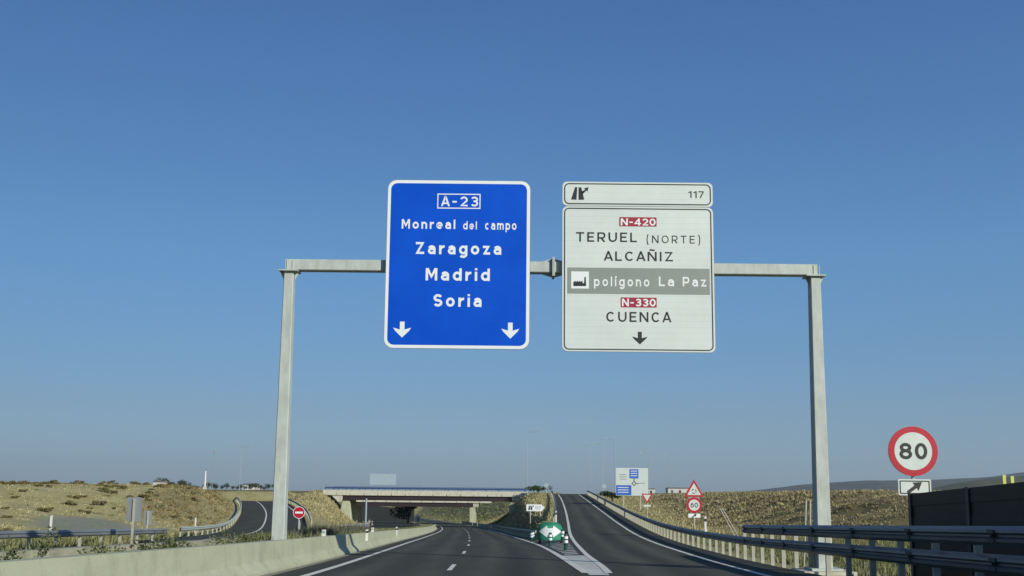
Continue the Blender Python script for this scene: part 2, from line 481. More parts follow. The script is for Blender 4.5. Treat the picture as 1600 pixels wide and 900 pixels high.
def ground_material():
    m = bpy.data.materials.new("dry_ground")
    m.use_nodes = True
    t = m.node_tree; N = t.nodes; Lk = t.links
    p = N["Principled BSDF"]
    p.inputs["Roughness"].default_value = .95
    p.inputs["Specular IOR Level"].default_value = .1
    tc = N.new("ShaderNodeTexCoord")
    def noise(s, det=6, dist=0):
        n = N.new("ShaderNodeTexNoise"); n.inputs["Scale"].default_value = s; n.inputs["Detail"].default_value = det
        n.inputs["Roughness"].default_value = .7; n.inputs["Distortion"].default_value = dist
        Lk.new(tc.outputs["Object"], n.inputs["Vector"]); return n.outputs[0]
    def ramp(src, stops):
        r = N.new("ShaderNodeValToRGB")
        while len(r.color_ramp.elements) < len(stops): r.color_ramp.elements.new(.5)
        for e, (q, c) in zip(r.color_ramp.elements, stops): e.position = q; e.color = lin(c)
        Lk.new(src, r.inputs[0]); return r.outputs[0]
    def mix(fac, a, b, mode='MIX'):
        x = N.new("ShaderNodeMix"); x.data_type = 'RGBA'; x.blend_type = mode
        if isinstance(fac, float): x.inputs[0].default_value = fac
        else: Lk.new(fac, x.inputs[0])
        Lk.new(a, x.inputs[6]); Lk.new(b, x.inputs[7]); return x.outputs[2]
    def attr(n):
        a = N.new("ShaderNodeAttribute"); a.attribute_name = n; return a.outputs["Fac"]
    big = noise(.055, 5, .6); mid_ = noise(.35, 6, .4); fine = noise(3.0, 6)
    straw = ramp(mid_, [(.28, (.42, .36, .15)), (.45, (.66, .58, .27)), (.62, (.76, .69, .37)), (.8, (.56, .50, .23))])
    olive = ramp(mid_, [(.3, (.37, .35, .14)), (.6, (.56, .52, .23)), (.8, (.64, .59, .29))])
    brown = ramp(mid_, [(.3, (.22, .17, .08)), (.5, (.33, .27, .13)), (.7, (.42, .36, .19))])
    blotch = ramp(big, [(.48, (0, 0, 0)), (.66, (.6, .6, .6))])
    dry = mix(blotch, straw, olive)
    c = mix(attr("brown"), dry, brown)
    c = mix(attr("green"), c, olive)
    grey = ramp(fine, [(.3, (.40, .41, .30)), (.7, (.50, .51, .39))])
    c = mix(attr("track"), c, grey)
    spk = ramp(noise(1.1, 5, .8), [(.57, (1, 1, 1)), (.70, (.62, .60, .46))])
    c = mix(.7, c, spk, 'MULTIPLY')
    sp = ramp(fine, [(.3, (.78, .78, .78)), (.7, (1.2, 1.2, 1.2))])
    c = mix(.9, c, sp, 'MULTIPLY')
    Lk.new(c, p.inputs["Base Color"])
    b = N.new("ShaderNodeBump"); b.inputs["Strength"].default_value = .35; b.inputs["Distance"].default_value = .08
    Lk.new(fine, b.inputs["Height"]); Lk.new(b.outputs[0], p.inputs["Normal"])
    return m

ground = raw_mesh("ground", V, FA, ground_material(), smooth=True)
tag(ground, kind="structure")
sdX = signed_to_line(X, Y, FOOT)
br_ = np.clip(sdX / 3, 0, 1) * np.clip((320 - Y) / 80, 0, 1) * .9
bank_l = np.clip(1 - np.abs(np.abs(signed_to_line(X, Y, LOOP_FINE)) - 11) / 6, 0, 1) * np.clip((Y - 105) / 25, 0, 1) * .9
gr = np.clip((-sdX) / 2, 0, 1) * np.clip((X - ER(Y) - 2) / 1.0, 0, 1) * .75
gr = np.maximum(gr, np.clip((Y - 300) / 60, 0, 1) * .45 * (np.abs(X) < 2500))
trk = np.clip(1.6 - 1.5 * np.hypot((X + 34.2 + (Y - 90) * .25) / 4.6, (Y - 90) / 15), 0, 1)
for n_, a_ in (("brown", np.maximum(br_ * (X > 5), bank_l * (X < -20))), ("green", gr), ("track", np.clip(trk * 1.6, 0, 1))):
    at_ = ground.data.attributes.new(n_, 'FLOAT', 'POINT')
    at_.data.foreach_set("value", a_.ravel().astype(np.float32))

# ------------------------------------------------------------------ roads
def strip(name, fa, fb, fz, ys, m, n=2, dz=0.0, lanes=None):
    ys = np.asarray(ys, float)
    vs = []; fs = []
    for y in ys:
        a, b = float(fa(y)), float(fb(y))
        for k in range(n + 1):
            x = a + (b - a) * k / n
            vs.append((x, y, float(fz(x, y)) + dz))
    for i in range(len(ys) - 1):
        for k in range(n):
            q = i * (n + 1) + k
            fs.append((q, q + 1, q + n + 2, q + n + 1))
    o = struct(raw_mesh(name, vs, fs, m))
    if lanes is not None:
        w_ = []
        for x, y, z in vs:
            q = 0.0
            for c_ in lanes(y):
                for k in (-.85, .85): q = max(q, math.exp(-((x - c_ - k) / .38) ** 2))
                q = max(q, -.0)
                q -= .35 * math.exp(-((x - c_) / .30) ** 2)
            w_.append(q)
        a_ = o.data.attributes.new("wear", 'FLOAT', 'POINT'); a_.data.foreach_set("value", w_)
    return o

def ys_(a, b, s):
    return list(np.arange(a, b, s)) + [b]
zmain = lambda x, y: ZM(y)
zexit = lambda x, y: ZE(y)
def zgore(x, y):
    a, b = MR(y) + .12, EL(y) - .12
    t = np.clip((x - a) / max(.05, b - a), 0, 1)
    return ZM(y) * (1 - t) + ZE(y) * t
GY = 76.0
strip("motorway", lambda y: ML(y) - .98, lambda y: MR(y) + (.12 if y <= GY else .12 + min(.75, (y - GY) * .1)), zmain, ys_(-20, 430, 3), M['asphalt'], 36, 0.0, lambda y: (float(ML(y)) + 1.75, float(MR(y)) - 1.75))
strip("exit_road", lambda y: EL(y) - (.12 if y <= GY else .12 + min(.9, (y - GY) * .1)), lambda y: ER(y) + 1.30, zexit, ys_(10, 214, 3), M['asphalt'], 26, 0.0, lambda y: ((float(EL(y)) + float(ER(y))) / 2,))
strip("gore_area", lambda y: MR(y) + .121, lambda y: EL(y) - .121, zgore, ys_(27, GY, 2), M['asphalt_old'])
strip("merge_lane", lambda y: MR(y) + .121, lambda y: ER(y) + 1.30, zmain, ys_(-20, 10, 3), M['asphalt'])
strip("merge_wedge", lambda y: MR(y) + .1205, lambda y: EL(y) - .1205 + 0, zmain, ys_(10, 27, 1), M['asphalt']) if False else None
strip("opposite_carriageway", lambda y: ML(y) - 14.0, lambda y: ML(y) - 3.4, zmain, ys_(-20, 430, 4), M['asphalt'])
def loop_strip(name, a, b, m, y0, y1, dz, st=4):
    ys = ys_(y0, y1, st); vs = []; fs = []
    for y in ys:
        d = Vector((float(_lx(y + 1) - _lx(y - 1)), 2, 0)).normalized()
        r = Vector((d.y, -d.x, 0)); c = Vector((float(_lx(y)), y, float(_lz(y)) + dz))
        vs += [c + r * a, c + r * b]
    fs = [(2 * i, 2 * i + 1, 2 * i + 3, 2 * i + 2) for i in range(len(ys) - 1)]
    return struct(raw_mesh(name, vs, fs, m))
loop_strip("loop_ramp", -3.9, 4.2, M['asphalt'], 62, 330, .03)
ov = MB(); ov.box(5.2, 260, 214.2, 224.5, .6, 1.06); struct(ov.build("overpass_road", M['asphalt_old']))
ov = MB(); ov.box(-330, -37.2, 214.2, 224.5, .6, 1.06); struct(ov.build("overpass_road", M['asphalt_old']))

def line(name, fx, w, fz, y0, y1, m, dz=.012, st=2.0):
    return strip(name, lambda y: fx(y) - w / 2, lambda y: fx(y) + w / 2, fz, ys_(y0, y1, st), m, 1, dz)
line("edge_line", ML, .20, zmain, 0, 400, M['paint'])
line("edge_line", lambda y: ER(y) - .22, .18, zexit, 0, 205, M['paint'])
line("edge_line", lambda y: MR(y), .22, zmain, 28, 400, M['paint'])
line("edge_line", lambda y: EL(y), .20, zexit, 28, 205, M['paint'])
mid_ = lambda y: (ML(y) + MR(y)) / 2
for k in range(16):
    y0 = 28.7 + (k - 1) * 16.0
    line("lane_dash", lambda y: mid_(y) - .28 + .1, .13 if k < 4 else .15, zmain, y0, y0 + 4.2, M['paint'], st=2.1)
# gore paint: solid wedge then bars
strip("gore_paint", lambda y: MR(y) + .02, lambda y: EL(y) - .02, zgore, ys_(27.0, 43.5, 1.5), M['paint_worn'], 3, .004)
for k in range(9):
    y0 = 44.6 + k * 2.2
    vs = []
    for y in (y0, y0 + (1.05 if k < 2 else .8)):
        a, b = float(MR(y)) + .3, float(EL(y)) - .3
        vs += [(a, y, float(zgore(a, y)) + .012), (b, y + .25, float(zgore(b, y + .25)) + .012)]
    struct(raw_mesh("gore_bar", vs, [(0, 1, 3, 2)], M['paint_worn']))
for a, b, w in ((-.75, -.57, 0), (3.3, 3.48, 0)):
    loop_strip("loop_line", a, b, M['paint'], 66, 318, .036)
for y0 in (126.0, 140.0):   # worn cross marks on the exit road
    strip("cross_mark", lambda y: EL(y) + .6, lambda y: ER(y) - .6, zexit, [y0, y0 + (.9 if y0 < 130 else 1.6)], M['asphalt_old'] if y0 < 130 else M['rail_dark'], 1, .006)

# ------------------------------------------------------------------ concrete median walls
def wall_path(off, y0, y1, st=2.0):
    return [(float(ML(y)) + off, y, float(ZM(y))) for y in ys_(y0, y1, st)]
PROF_W = [(0, -.25), (.0, .07), (-.17, .28), (-.22, .73), (-.46, .73), (-.52, -.25)]
w1 = thing("median_wall", "long cream concrete median wall beside the motorway's inside lane", "wall", (0, 0, 0))
segs = [(-12 + 6.0 * k, -12 + 6.0 * k + 5.985) for k in range(36)]
b = MB()
for i, (a, c) in enumerate(segs):
    b.sweep(PROF_W[::-1], wall_path(-1.0, a, c), 1)
b.build("wall_body", M['concrete'], w1)
b = MB(); b.sweep([(-.98, .012), (-.98, -.1), (-.80, -.1), (-.80, .004)][::-1], wall_path(0, -10, 200), 1); b.build("gutter", M['concrete_dull'], w1)
w2 = thing("median_wall", "low dull concrete wall behind the weeds, left of the gantry's left post", "wall", (0, 0, 0))
b = MB(); b.sweep([(-.40, -.3), (-.30, .92), (0, .92), (.10, -.3)][::-1] if False else [(.1, -.3), (0, .74), (-.3, .74), (-.4, -.3)][::-1], wall_path(-2.75, -10, 31), 1)
b.build("wall_body", M['concrete_old'], w2)
soil = strip("median_soil", lambda y: ML(y) - 3.3, lambda y: ML(y) - 1.40, lambda x, y: ZM(y) + .45, ys_(-10, 205, 4), mat("median_earth", (.22, .18, .10), .95, 0, .3, 1.2, bump=.5))

# ------------------------------------------------------------------ guard rails
W0 = [(0, 0), (.012, .015), (.08, .06), (.085, .105), (.02, .14), (.02, .17), (.085, .205), (.08, .25), (.012, .295), (0, .31)]
WPROF = W0 + [(a - .008, h) for a, h in reversed(W0)]
def guardrail(label, pts, facing, bottom=.50, step=2.0, upper=None, post_m='post', rail_m='rail', height=.31):
    """pts run along the foot of the rail; facing = 1 when traffic is to the right of travel, -1 to the left"""
    t = thing("guardrail", label, "guardrail", pts[0])
    o = Vector(pts[0])
    L = [Vector(p) - o for p in pts]
    b = MB(); b.sweep([(a + .09, h + bottom) for a, h in WPROF], L, facing); b.build("rail", M[rail_m], t)
    if upper:
        i0, i1, ub = upper
        U = [p for p, q in zip(L, pts) if i0 <= q[1] <= i1]
        b = MB(); b.sweep([(a + .09, h + ub) for a, h in WPROF], U, facing); b.build("upper_rail", M[rail_m], t)
    # posts at even spacing along the path
    acc = 0.0; nxt = 0.5; base = None; joints = MB(); jn = 0
    for p, q in zip(L[:-1], L[1:]):
        d = (q - p); ln = Vector((d.x, d.y, 0)).length
        while nxt <= acc + ln:
            r = (nxt - acc) / ln; c = p + d * r
            top = bottom + .30
            if upper and upper[0] <= c.y + o.y <= upper[1]: top = upper[2] + .30
            key = round(top, 2)
            if base is None or key not in base:
                bb = MB(); bb.box(-.06, .06, -.05, .05, -.45, top - .02); bb.box(-.075, .075, -.062, -.051, -.45, top - .06) if False else None
                me = bb.build("post", M[post_m], t)
                base = base or {}
                base[key] = me; pp = me
            else:
                pp = base[key].copy(); COL.objects.link(pp); pp.parent = t
            dd = Vector((d.x, d.y, 0)).normalized()
            pp.location = c; pp.rotation_euler = (0, 0, math.atan2(-dd.x, dd.y))
            nxt += step
        acc += ln
    return t

def splices(t, fx, fz, y0, y1, hs, facing):
    base = None; o = Vector(t.location)
    for y in np.arange(y0, y1, 4.0):
        for hh in hs:
            if base is None:
                b = MB(); b.box(.181 - .004, .192, -.13, .13, .055, .115); b.box(.181 - .004, .192, -.13, .13, .195, .255)
                b.box(.10, .19, -.02, .02, .135, .175)
                c = b.build("splice_plate", M['rail_dark'], t); base = c
            else:
                c = base.copy(); COL.objects.link(c); c.parent = t
            d = math.atan2(float(fx(y + 1) - fx(y - 1)), 2)
            c.rotation_euler = (0, 0, -d + (math.pi if facing < 0 else 0))
            c.location = Vector((float(fx(y)), y, float(fz(y)) + hh)) - o
def path_of(fx, fz, y0, y1, st):
    return [(float(fx(y)), float(y), float(fz(y))) for y in ys_(y0, y1, st)]
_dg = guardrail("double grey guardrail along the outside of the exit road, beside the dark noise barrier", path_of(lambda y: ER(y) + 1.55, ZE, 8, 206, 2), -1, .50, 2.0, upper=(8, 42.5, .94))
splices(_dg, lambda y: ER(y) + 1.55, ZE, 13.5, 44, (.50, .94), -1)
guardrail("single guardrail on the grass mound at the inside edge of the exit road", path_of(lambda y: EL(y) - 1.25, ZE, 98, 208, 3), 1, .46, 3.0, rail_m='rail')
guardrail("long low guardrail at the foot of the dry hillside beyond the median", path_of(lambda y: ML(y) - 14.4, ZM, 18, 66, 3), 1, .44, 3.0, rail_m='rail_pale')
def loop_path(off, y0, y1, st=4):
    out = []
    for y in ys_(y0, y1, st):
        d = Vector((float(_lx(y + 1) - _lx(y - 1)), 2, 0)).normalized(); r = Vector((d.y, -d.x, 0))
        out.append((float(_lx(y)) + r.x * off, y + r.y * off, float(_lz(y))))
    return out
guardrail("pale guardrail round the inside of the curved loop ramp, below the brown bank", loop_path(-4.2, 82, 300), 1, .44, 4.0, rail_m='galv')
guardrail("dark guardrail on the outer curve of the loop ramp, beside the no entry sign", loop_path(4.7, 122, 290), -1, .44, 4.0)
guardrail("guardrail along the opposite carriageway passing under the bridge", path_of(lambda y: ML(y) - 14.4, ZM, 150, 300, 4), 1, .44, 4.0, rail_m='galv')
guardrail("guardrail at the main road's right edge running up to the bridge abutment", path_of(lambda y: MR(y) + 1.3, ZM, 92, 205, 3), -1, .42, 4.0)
kb = thing("kerb_barrier", "low pale concrete barrier in front of the bridge abutment, right of the main road", "barrier", (0, 0, 0))
b = MB()
for a in range(0, 6):
    y0 = 208 + a * 12
    b.sweep([(.22, -.2), (.16, .62), (-.1, .62), (-.16, -.2)][::-1], path_of(lambda y: MR(y) + 1.25, ZM, y0, y0 + 11.2, 3), 1)
b.build("barrier_body", M['concrete_pale'], kb)

# ------------------------------------------------------------------ lettering
def E_(cx, cy, rx, ry, a0, a1, n=14):
    return [(cx + rx * math.cos(math.radians(a0 + (a1 - a0) * k / n)), cy + ry * math.sin(math.radians(a0 + (a1 - a0) * k / n))) for k in range(n + 1)]

def glyph(c, h):
    """centre lines of one road-sign letter (capital height 1, x-height .74); h is half the stroke"""
    T, B, xh = 1 - h, h, .74
    xt = xh - h
    def bowl(cx, w):                       # lower-case round
        return E_(cx, xh / 2, w / 2 - h, xh / 2 - h, 0, 360, 24)
    if c == 'A': w = .88; return w, [[(h * 1.05, 0), (w / 2 - h * .25, 1 - h * .5), (w / 2 + h * .25, 1 - h * .5), (w - h * 1.05, 0)], [(w * .24, .30), (w * .76, .30)]]
    if c == '-': w = .50; return w, [[(.04, .46), (.46, .46)]]
    if c == 'M': w = .94; return w, [[(h, 0), (h, 1)], [(w - h, 0), (w - h, 1)], [(h * 1.4, 1 - h * .3), (w / 2, .32), (w - h * 1.4, 1 - h * .3)]]
    if c in 'NÑ':
        w = .84; r = [[(h, 0), (h, 1)], [(w - h, 0), (w - h, 1)], [(h * 1.2, 1 - h * .4), (w - h * 1.2, h * .4)]]
        if c == 'Ñ': r.append([(w * .22, 1.16), (w * .36, 1.21), (w * .64, 1.15), (w * .78, 1.20)])
        return w, r
    if c == 'Z': w = .78; return w, [[(.03, T), (w - h * 1.6, T), (h * 1.6, B), (w - .02, B)]]
    if c == 'S':
        w = .74; ry = (1 - 2 * h) / 4; rx = w / 2 - h
        return w, [E_(w / 2, T - ry, rx, ry, 25, 270, 18) + E_(w / 2, B + ry, rx, ry, 90, -155, 18)[1:]]
    if c == 'C': w = .84; return w, [E_(w / 2, .5, w / 2 - h, .5 - h, 42, 318, 24)]
    if c == 'O': w = .92; return w, [E_(w / 2, .5, w / 2 - h, .5 - h, 0, 360, 28)]
    if c == '0': w = .74; return w, [E_(w / 2, .5, w / 2 - h, .5 - h, 0, 360, 28)]
    if c == 'T': w = .76; return w, [[(0, T), (w, T)], [(w / 2, 1 - h), (w / 2, 0)]]
    if c == 'E': w = .66; return w, [[(w, T), (h, T), (h, B), (w, B)], [(h, .51), (w * .90, .51)]]
    if c == 'L': w = .62; return w, [[(h, 1), (h, B), (w, B)]]
    if c == 'U': w = .80; return w, [[(h, 1), (h, w / 2)] + E_(w / 2, w / 2, w / 2 - h, w / 2 - h, 180, 360, 16) + [(w - h, 1)]]
    if c in 'RP':
        w = .76; r = .27
        st = [[(h, 0), (h, 1)], [(h, T), (w - r - h * .2, T)] + E_(w - r - h * .2, T - r + h * .2, r - h * .8, r - h * .2, 90, -90, 12)[1:] + [(h, T - 2 * (r - h * .2))]]
        z = T - 2 * (r - h * .2)
        st[1] = [(h, T), (w - r, T)] + E_(w - r, (T + z) / 2, r - h, (T - z) / 2, 90, -90, 12)[1:] + [(h, z)]
        if c == 'R': st.append([(w * .46, z), (w - h * 1.0, 0)])
        return w, st
    if c == '1': w = .42; return w, [[(w - h, 0), (w - h, 1)], [(w - h, 1 - h * .8), (.02, .76)]]
    if c == '2': w = .72; ry = .29 - h * .4; return w, [E_(w / 2, T - ry, w / 2 - h, ry, 165, -28, 16) + [(h * 1.3, B), (w, B)]]
    if c == '3':
        w = .72; r1 = (1 - 2 * h) * .235; r2 = (1 - 2 * h) * .265
        return w, [E_(w / 2, T - r1, w / 2 - h * 1.15, r1, 155, -90, 16), E_(w / 2, B + r2, w / 2 - h, r2, 90, -155, 16), [(w * .36, B + 2 * r2), (w * .56, B + 2 * r2)]]
    if c == '4': w = .80; return w, [[(w * .70, 0), (w * .70, 1)], [(w * .66, 1 - h), (h * .9, .28), (w, .28)]]
    if c == '6': w = .74; ry = .30; return w, [E_(w / 2, h + ry, w / 2 - h, ry, 0, 360, 22), E_(w * .95, .30, w * .95 - h, .70 - h * .4, 178, 104, 12)]
    if c == '7': w = .70; return w, [[(0, T), (w - h * 1.1, T), (w * .30, 0)]]
    if c == '8':
        w = .76; r1 = (1 - 2 * h) * .235; r2 = (1 - 2 * h) * .265
        return w, [E_(w / 2, T - r1, w / 2 - h * 1.3, r1, 0, 360, 22), E_(w / 2, B + r2, w / 2 - h, r2, 0, 360, 22)]
    if c in '()':
        w = .30; st = E_(w, .45, w - h, .74, 112, 248, 12)
        return w, [[(w - x, y) for x, y in st] if c == ')' else st]
    if c == 'o': w = .72; return w, [bowl(w / 2, w)]
    if c == 'c': w = .66; return w, [E_(w / 2, xh / 2, w / 2 - h, xh / 2 - h, 48, 312, 20)]
    if c == 'e': w = .72; return w, [[(h, xh / 2 - h * .1), (w - h, xh / 2 - h * .1)] + E_(w / 2, xh / 2, w / 2 - h, xh / 2 - h, 0, 318, 22)[1:]]
    if c == 'n': w = .66; r = w / 2 - h; return w, [[(h, 0), (h, xh)], E_(w / 2, xt - r, r, r, 178, 0, 14) + [(w - h, 0)]]
    if c == 'm':
        w = 1.06; r = (w / 2 - h) / 2
        return w, [[(h, 0), (h, xh)], E_(h + r, xt - r, r, r, 178, 0, 12) + [(w / 2, 0)], E_(w / 2 + r, xt - r, r, r, 178, 0, 12) + [(w - h, 0)]]
    if c == 'r': w = .46; r = .34; return w, [[(h, 0), (h, xh)], E_(h + r, xt - r, r, r, 176, 84, 8)]
    if c == 'a':
        w = .66; r2 = .21
        return w, [E_(w / 2, xt - .20, w / 2 - h, .20, 158, 0, 12) + [(w - h, 0)], [(w - h, 2 * r2 + B * .2)] + E_(h + r2, B + r2 - h * .4, r2, r2 - h * .4, 90, 270, 12) + [(w * .55, B)] + [(w - h, B + .10)]]
    if c == 'I': return 2 * h, [[(h, 0), (h, 1)]]
    if c in 'lií':
        w = 2 * h; st = [[(h, 0), (h, 1 if c == 'l' else xh)]]
        if c == 'i': st.append([(h, .86), (h, 1.02)])
        if c == 'í': st.append([(h * .5, .84), (h * 2.3, 1.04)])
        return w, st
    if c == 'd': w = .72; return w, [[(w - h, 0), (w - h, 1)], bowl(w / 2, w)]
    if c == 'p': w = .72; return w, [[(h, -.26), (h, xh)], bowl(w / 2, w)]
    if c == 'g': w = .72; return w, [bowl(w / 2, w), [(w - h, xh), (w - h, -.02)] + E_(w / 2, -.02, w / 2 - h, .27 - h, 0, -150, 12)[1:]]
    if c == 'z': w = .64; return w, [[(.02, xt), (w - h * 1.7, xt), (h * 1.7, B), (w, B)]]
    return .4, []

def stroke_strip(pts, h, lim=1.7):
    """left and right outlines of a mitred stroke"""
    closed = math.hypot(pts[0][0] - pts[-1][0], pts[0][1] - pts[-1][1]) < 1e-6
    n = len(pts); Lp = []; Rp = []
    for i in range(n):
        p = pts[i]
        a = pts[i - 1] if i else (pts[-2] if closed else None)
        b = pts[i + 1] if i < n - 1 else (pts[1] if closed else None)
        def nrm(u, v):
            d = math.hypot(v[0] - u[0], v[1] - u[1]) or 1
            return (-(v[1] - u[1]) / d, (v[0] - u[0]) / d)
        n1 = nrm(a, p) if a else nrm(p, b); n2 = nrm(p, b) if b else n1
        mx, my = n1[0] + n2[0], n1[1] + n2[1]
        q = math.hypot(mx, my)
        if q < 1e-6: mx, my, k = n1[0], n1[1], h
        else:
            mx /= q; my /= q; k = h / max(1 / lim, mx * n1[0] + my * n1[1])
        Lp.append((p[0] + mx * k, p[1] + my * k)); Rp.append((p[0] - mx * k, p[1] - my * k))
    return Lp, Rp

def letter(parent, s, x0, x1, ztop, zbase, m, ydepth, gap=.26, stroke=.18, name="lettering"):
    """one word fitted between x0 and x1, its capitals reaching from zbase to ztop"""
    h = stroke / 2; cur = 0.0; polys = []
    for c in s:
        w, st = glyph(c, h)
        if c == 'A' and cur > 0: cur -= gap * .35
        polys += [[(cur + x, y) for x, y in q] for q in st]
        cur += w + gap - (gap * .35 if c == 'A' else 0)
    tot = cur - gap; kx = (x1 - x0) / tot; kz = ztop - zbase
    hw = h * (kx / kz if kx < kz else 1.0)
    b = MB()
    for i, q in enumerate(polys):
        Lp, Rp = stroke_strip(q, h)
        yy = ydepth - .0006 * (i % 4)
        vs = [(x0 + x * kx, yy, zbase + z * kz) for pr in zip(Lp, Rp) for x, z in pr]
        b.add(vs, [(2 * k, 2 * k + 1, 2 * k + 3, 2 * k + 2) for k in range(len(q) - 1)])
    return b.build(name, m, parent)

def rrect(x0, x1, z0, z1, r, n=5):
    pts = []
    for cx, cz, a0 in ((x1 - r, z1 - r, 0), (x0 + r, z1 - r, 90), (x0 + r, z0 + r, 180), (x1 - r, z0 + r, 270)):
        for k in range(n + 1):
            a = math.radians(a0 + 90 * k / n); pts.append((cx + r * math.cos(a), cz + r * math.sin(a)))
    return pts[::-1] if False else pts
def disc(cx, cz, r, n=40):
    return [(cx + r * math.cos(2 * math.pi * k / n), cz + r * math.sin(2 * math.pi * k / n)) for k in range(n)]
def arrow_down(cx, ztop, zbot, w):
    h = ztop - zbot; s = w * .13
    return [(cx - s, ztop), (cx - s, zbot + h * .50), (cx - w / 2, zbot + h * .62), (cx - w * .40, zbot + h * .44), (cx, zbot), (cx + w * .40, zbot + h * .44), (cx + w / 2, zbot + h * .62), (cx + s, zbot + h * .50), (cx + s, ztop)]
def tilt(poly, cx, cz, deg):
    a = math.radians(deg); c, s = math.cos(a), math.sin(a)
    return [(cx + (x - cx) * c - (z - cz) * s, cz + (x - cx) * s + (z - cz) * c) for x, z in poly]

# ------------------------------------------------------------------ gantry and its two signs
GYY = 30.35
gan = thing("sign_gantry", "pale galvanised steel portal gantry spanning the motorway and the exit lane", "gantry", (0, GYY, 0))
XL_, XR_ = -6.33, 8.57
zb = 7.53
b = MB(); b.frustum(XL_, 0, -.9, zb - .195, .37, .40, .27, .32, ch=.02); b.build("post", M['galv'], gan)
b = MB(); b.frustum(XR_, 0, -.75, zb - .195, .40, .44, .28, .34, ch=.02); b.build("post", M['galv'], gan)
b = MB(); b.box(XR_ - .42, XR_ + .42, -.42, .42, -.80, -.74); b.build("base_plate", M['galv'], gan)
b = MB(); b.box(XR_ - .7, XR_ + .7, -.7, .7, -1.5, -.802); b.build("footing", M['concrete_pale'], gan)
b = MB(); b.box(XL_ - .62, XL_ + .10, -.5, .42, -1.6, -.16); b.build("footing", M['concrete_pale'], gan)
def beam(x0, x1):
    b = MB()
    pr = [(-.17, -.138), (-.17, .138), (-.152, .156), (.152, .156), (.17, .138), (.17, -.138), (.152, -.156), (-.152, -.156)]
    vs = [(x0, y, zb + z) for y, z in pr] + [(x1, y, zb + z) for y, z in pr]
    n = 8
    b.add(vs, [(i, n + i, n + (i + 1) % n, (i + 1) % n) for i in range(n)] + [tuple(range(n)), tuple(range(2 * n - 1, n - 1, -1))])
    b.build("beam", M['galv'], gan)
beam(XL_ - .10, 1.12); beam(1.20, XR_ + .06)
b = MB()
for x in (1.125, 1.163):
    b.box(x, x + .032, -.27, .27, zb - .27, zb + .27)
b.build("joint_flange", M['galv'], gan)
for s_ in (-1, 1):
    for z in (-.17, .17):
        b = MB()
        b.plate([(1.16 + s_ * .04, zb + z * 1.06), (1.16 + s_ * .34, zb + z * 1.07), (1.16 + s_ * .04, zb + z * 1.58)], -.012, .012)
        b.build("gusset", M['galv'], gan)
for x, sg in ((XL_, 1), (XR_, -1)):
    b = MB(); b.box(x - .27, x + .27, -.27, .27, zb - .196, zb - .160); b.build("joint_flange", M['galv'], gan)
    for k in (-1, 1):
        b = MB()
        b.plate([(x + k * .15, zb - .199), (x + k * .26, zb - .199), (x + k * .15, zb - .44)], -.012, .012)
        b.build("gusset", M['galv'], gan)
    for k in (-.06, .10):
        b = MB(); b.box(x + k, x + k + .018, -.19, -.171, zb - .158, zb + .13); b.build("stiffener", M['galv'], gan)

class Grid:
    """maps photographed positions on a sign face to metres on that face"""
    def __init__(s, tl, tr, bl, br, x0, x1, z0, z1):
        s.c = (tl, tr, bl, br); s.r = (x0, x1, z0, z1)
    def __call__(s, px, py):
        (ax, ay), (bx, by), (cx, cy), (dx, dy) = s.c
        u = v = .5
        for _ in range(12):
            lx = ax + (cx - ax) * v; rx = bx + (dx - bx) * v
            u = (px - lx) / (rx - lx)
            ty = ay + (by - ay) * u; by_ = cy + (dy - cy) * u
            v = (py - ty) / (by_ - ty)
        x0, x1, z0, z1 = s.r
        return x0 + (x1 - x0) * u, z1 - (z1 - z0) * v
    def text(s, parent, txt, a, b, top, base, m, **k):
        x0, _ = s(a, (top + base) / 2); x1, _ = s(b, (top + base) / 2)
        _, zt = s((a + b) / 2, top); _, zb_ = s((a + b) / 2, base)
        return letter(parent, txt, x0, x1, zt, zb_, m, **k)

def sign_frames(parent, xs, z0, z1):
    for x in xs:
        b = MB(); b.box(x - .05, x + .05, .035, .14, z0, z1); b.build("bracket", M['galv'], parent)

SX = -1.54
bs = thing("motorway_sign", "large blue motorway sign naming Zaragoza, Madrid and Soria, hung on the gantry", "road sign", (SX, 30.0, 5.14))
W, Hh = 4.06, 4.84
b = MB(); b.plate(rrect(-W / 2, W / 2, 0, Hh, .26), 0, .03); b.build("panel", M['sign_back'], bs)
b = MB(); b.plate(rrect(-W / 2 + .012, W / 2 - .012, .012, Hh - .012, .25), -.006, -.001); b.build("border", M['letter_white'], bs)
b = MB(); b.plate(rrect(-W / 2 + .10, W / 2 - .10, .10, Hh - .10, .18), -.010, -.0065); b.build("blue_face", M['sign_blue'], bs)
g = Grid((38, 55), (714, 66), (28, 853), (712, 859), -W / 2, W / 2, 0, Hh)
D1 = -.013
LW = M['letter_white']
b = MB()
(xa, za), (xb, zc) = g(273, 124), g(477, 199)
t_ = .030
b.box(xa, xb, -.0130, -.0105, za - t_, za); b.box(xa, xb, -.0130, -.0105, zc, zc + t_)
b.box(xa, xa + t_, -.0130, -.0105, zc + t_, za - t_); b.box(xb - t_, xb, -.0130, -.0105, zc + t_, za - t_)
b.build("route_frame", LW, bs)
g.text(bs, "A-23", 290, 466, 139, 186, LW, ydepth=D1, gap=.30, stroke=0.17)
g.text(bs, "Monreal", 106, 359, 248, 293, LW, ydepth=D1, gap=.30, stroke=0.19)
g.text(bs, "del", 396, 461, 258, 297, LW, ydepth=D1, gap=.30, stroke=0.18)
g.text(bs, "campo", 500, 648, 256, 299, LW, ydepth=D1, gap=.30, stroke=0.18)
g.text(bs, "Zaragoza", 172, 577, 358, 415, LW, ydepth=D1, gap=.30, stroke=0.2)
g.text(bs, "Madrid", 222, 524, 481, 539, LW, ydepth=D1, gap=.30, stroke=0.2)
g.text(bs, "Soria", 260, 486, 603, 661, LW, ydepth=D1, gap=.30, stroke=0.2)
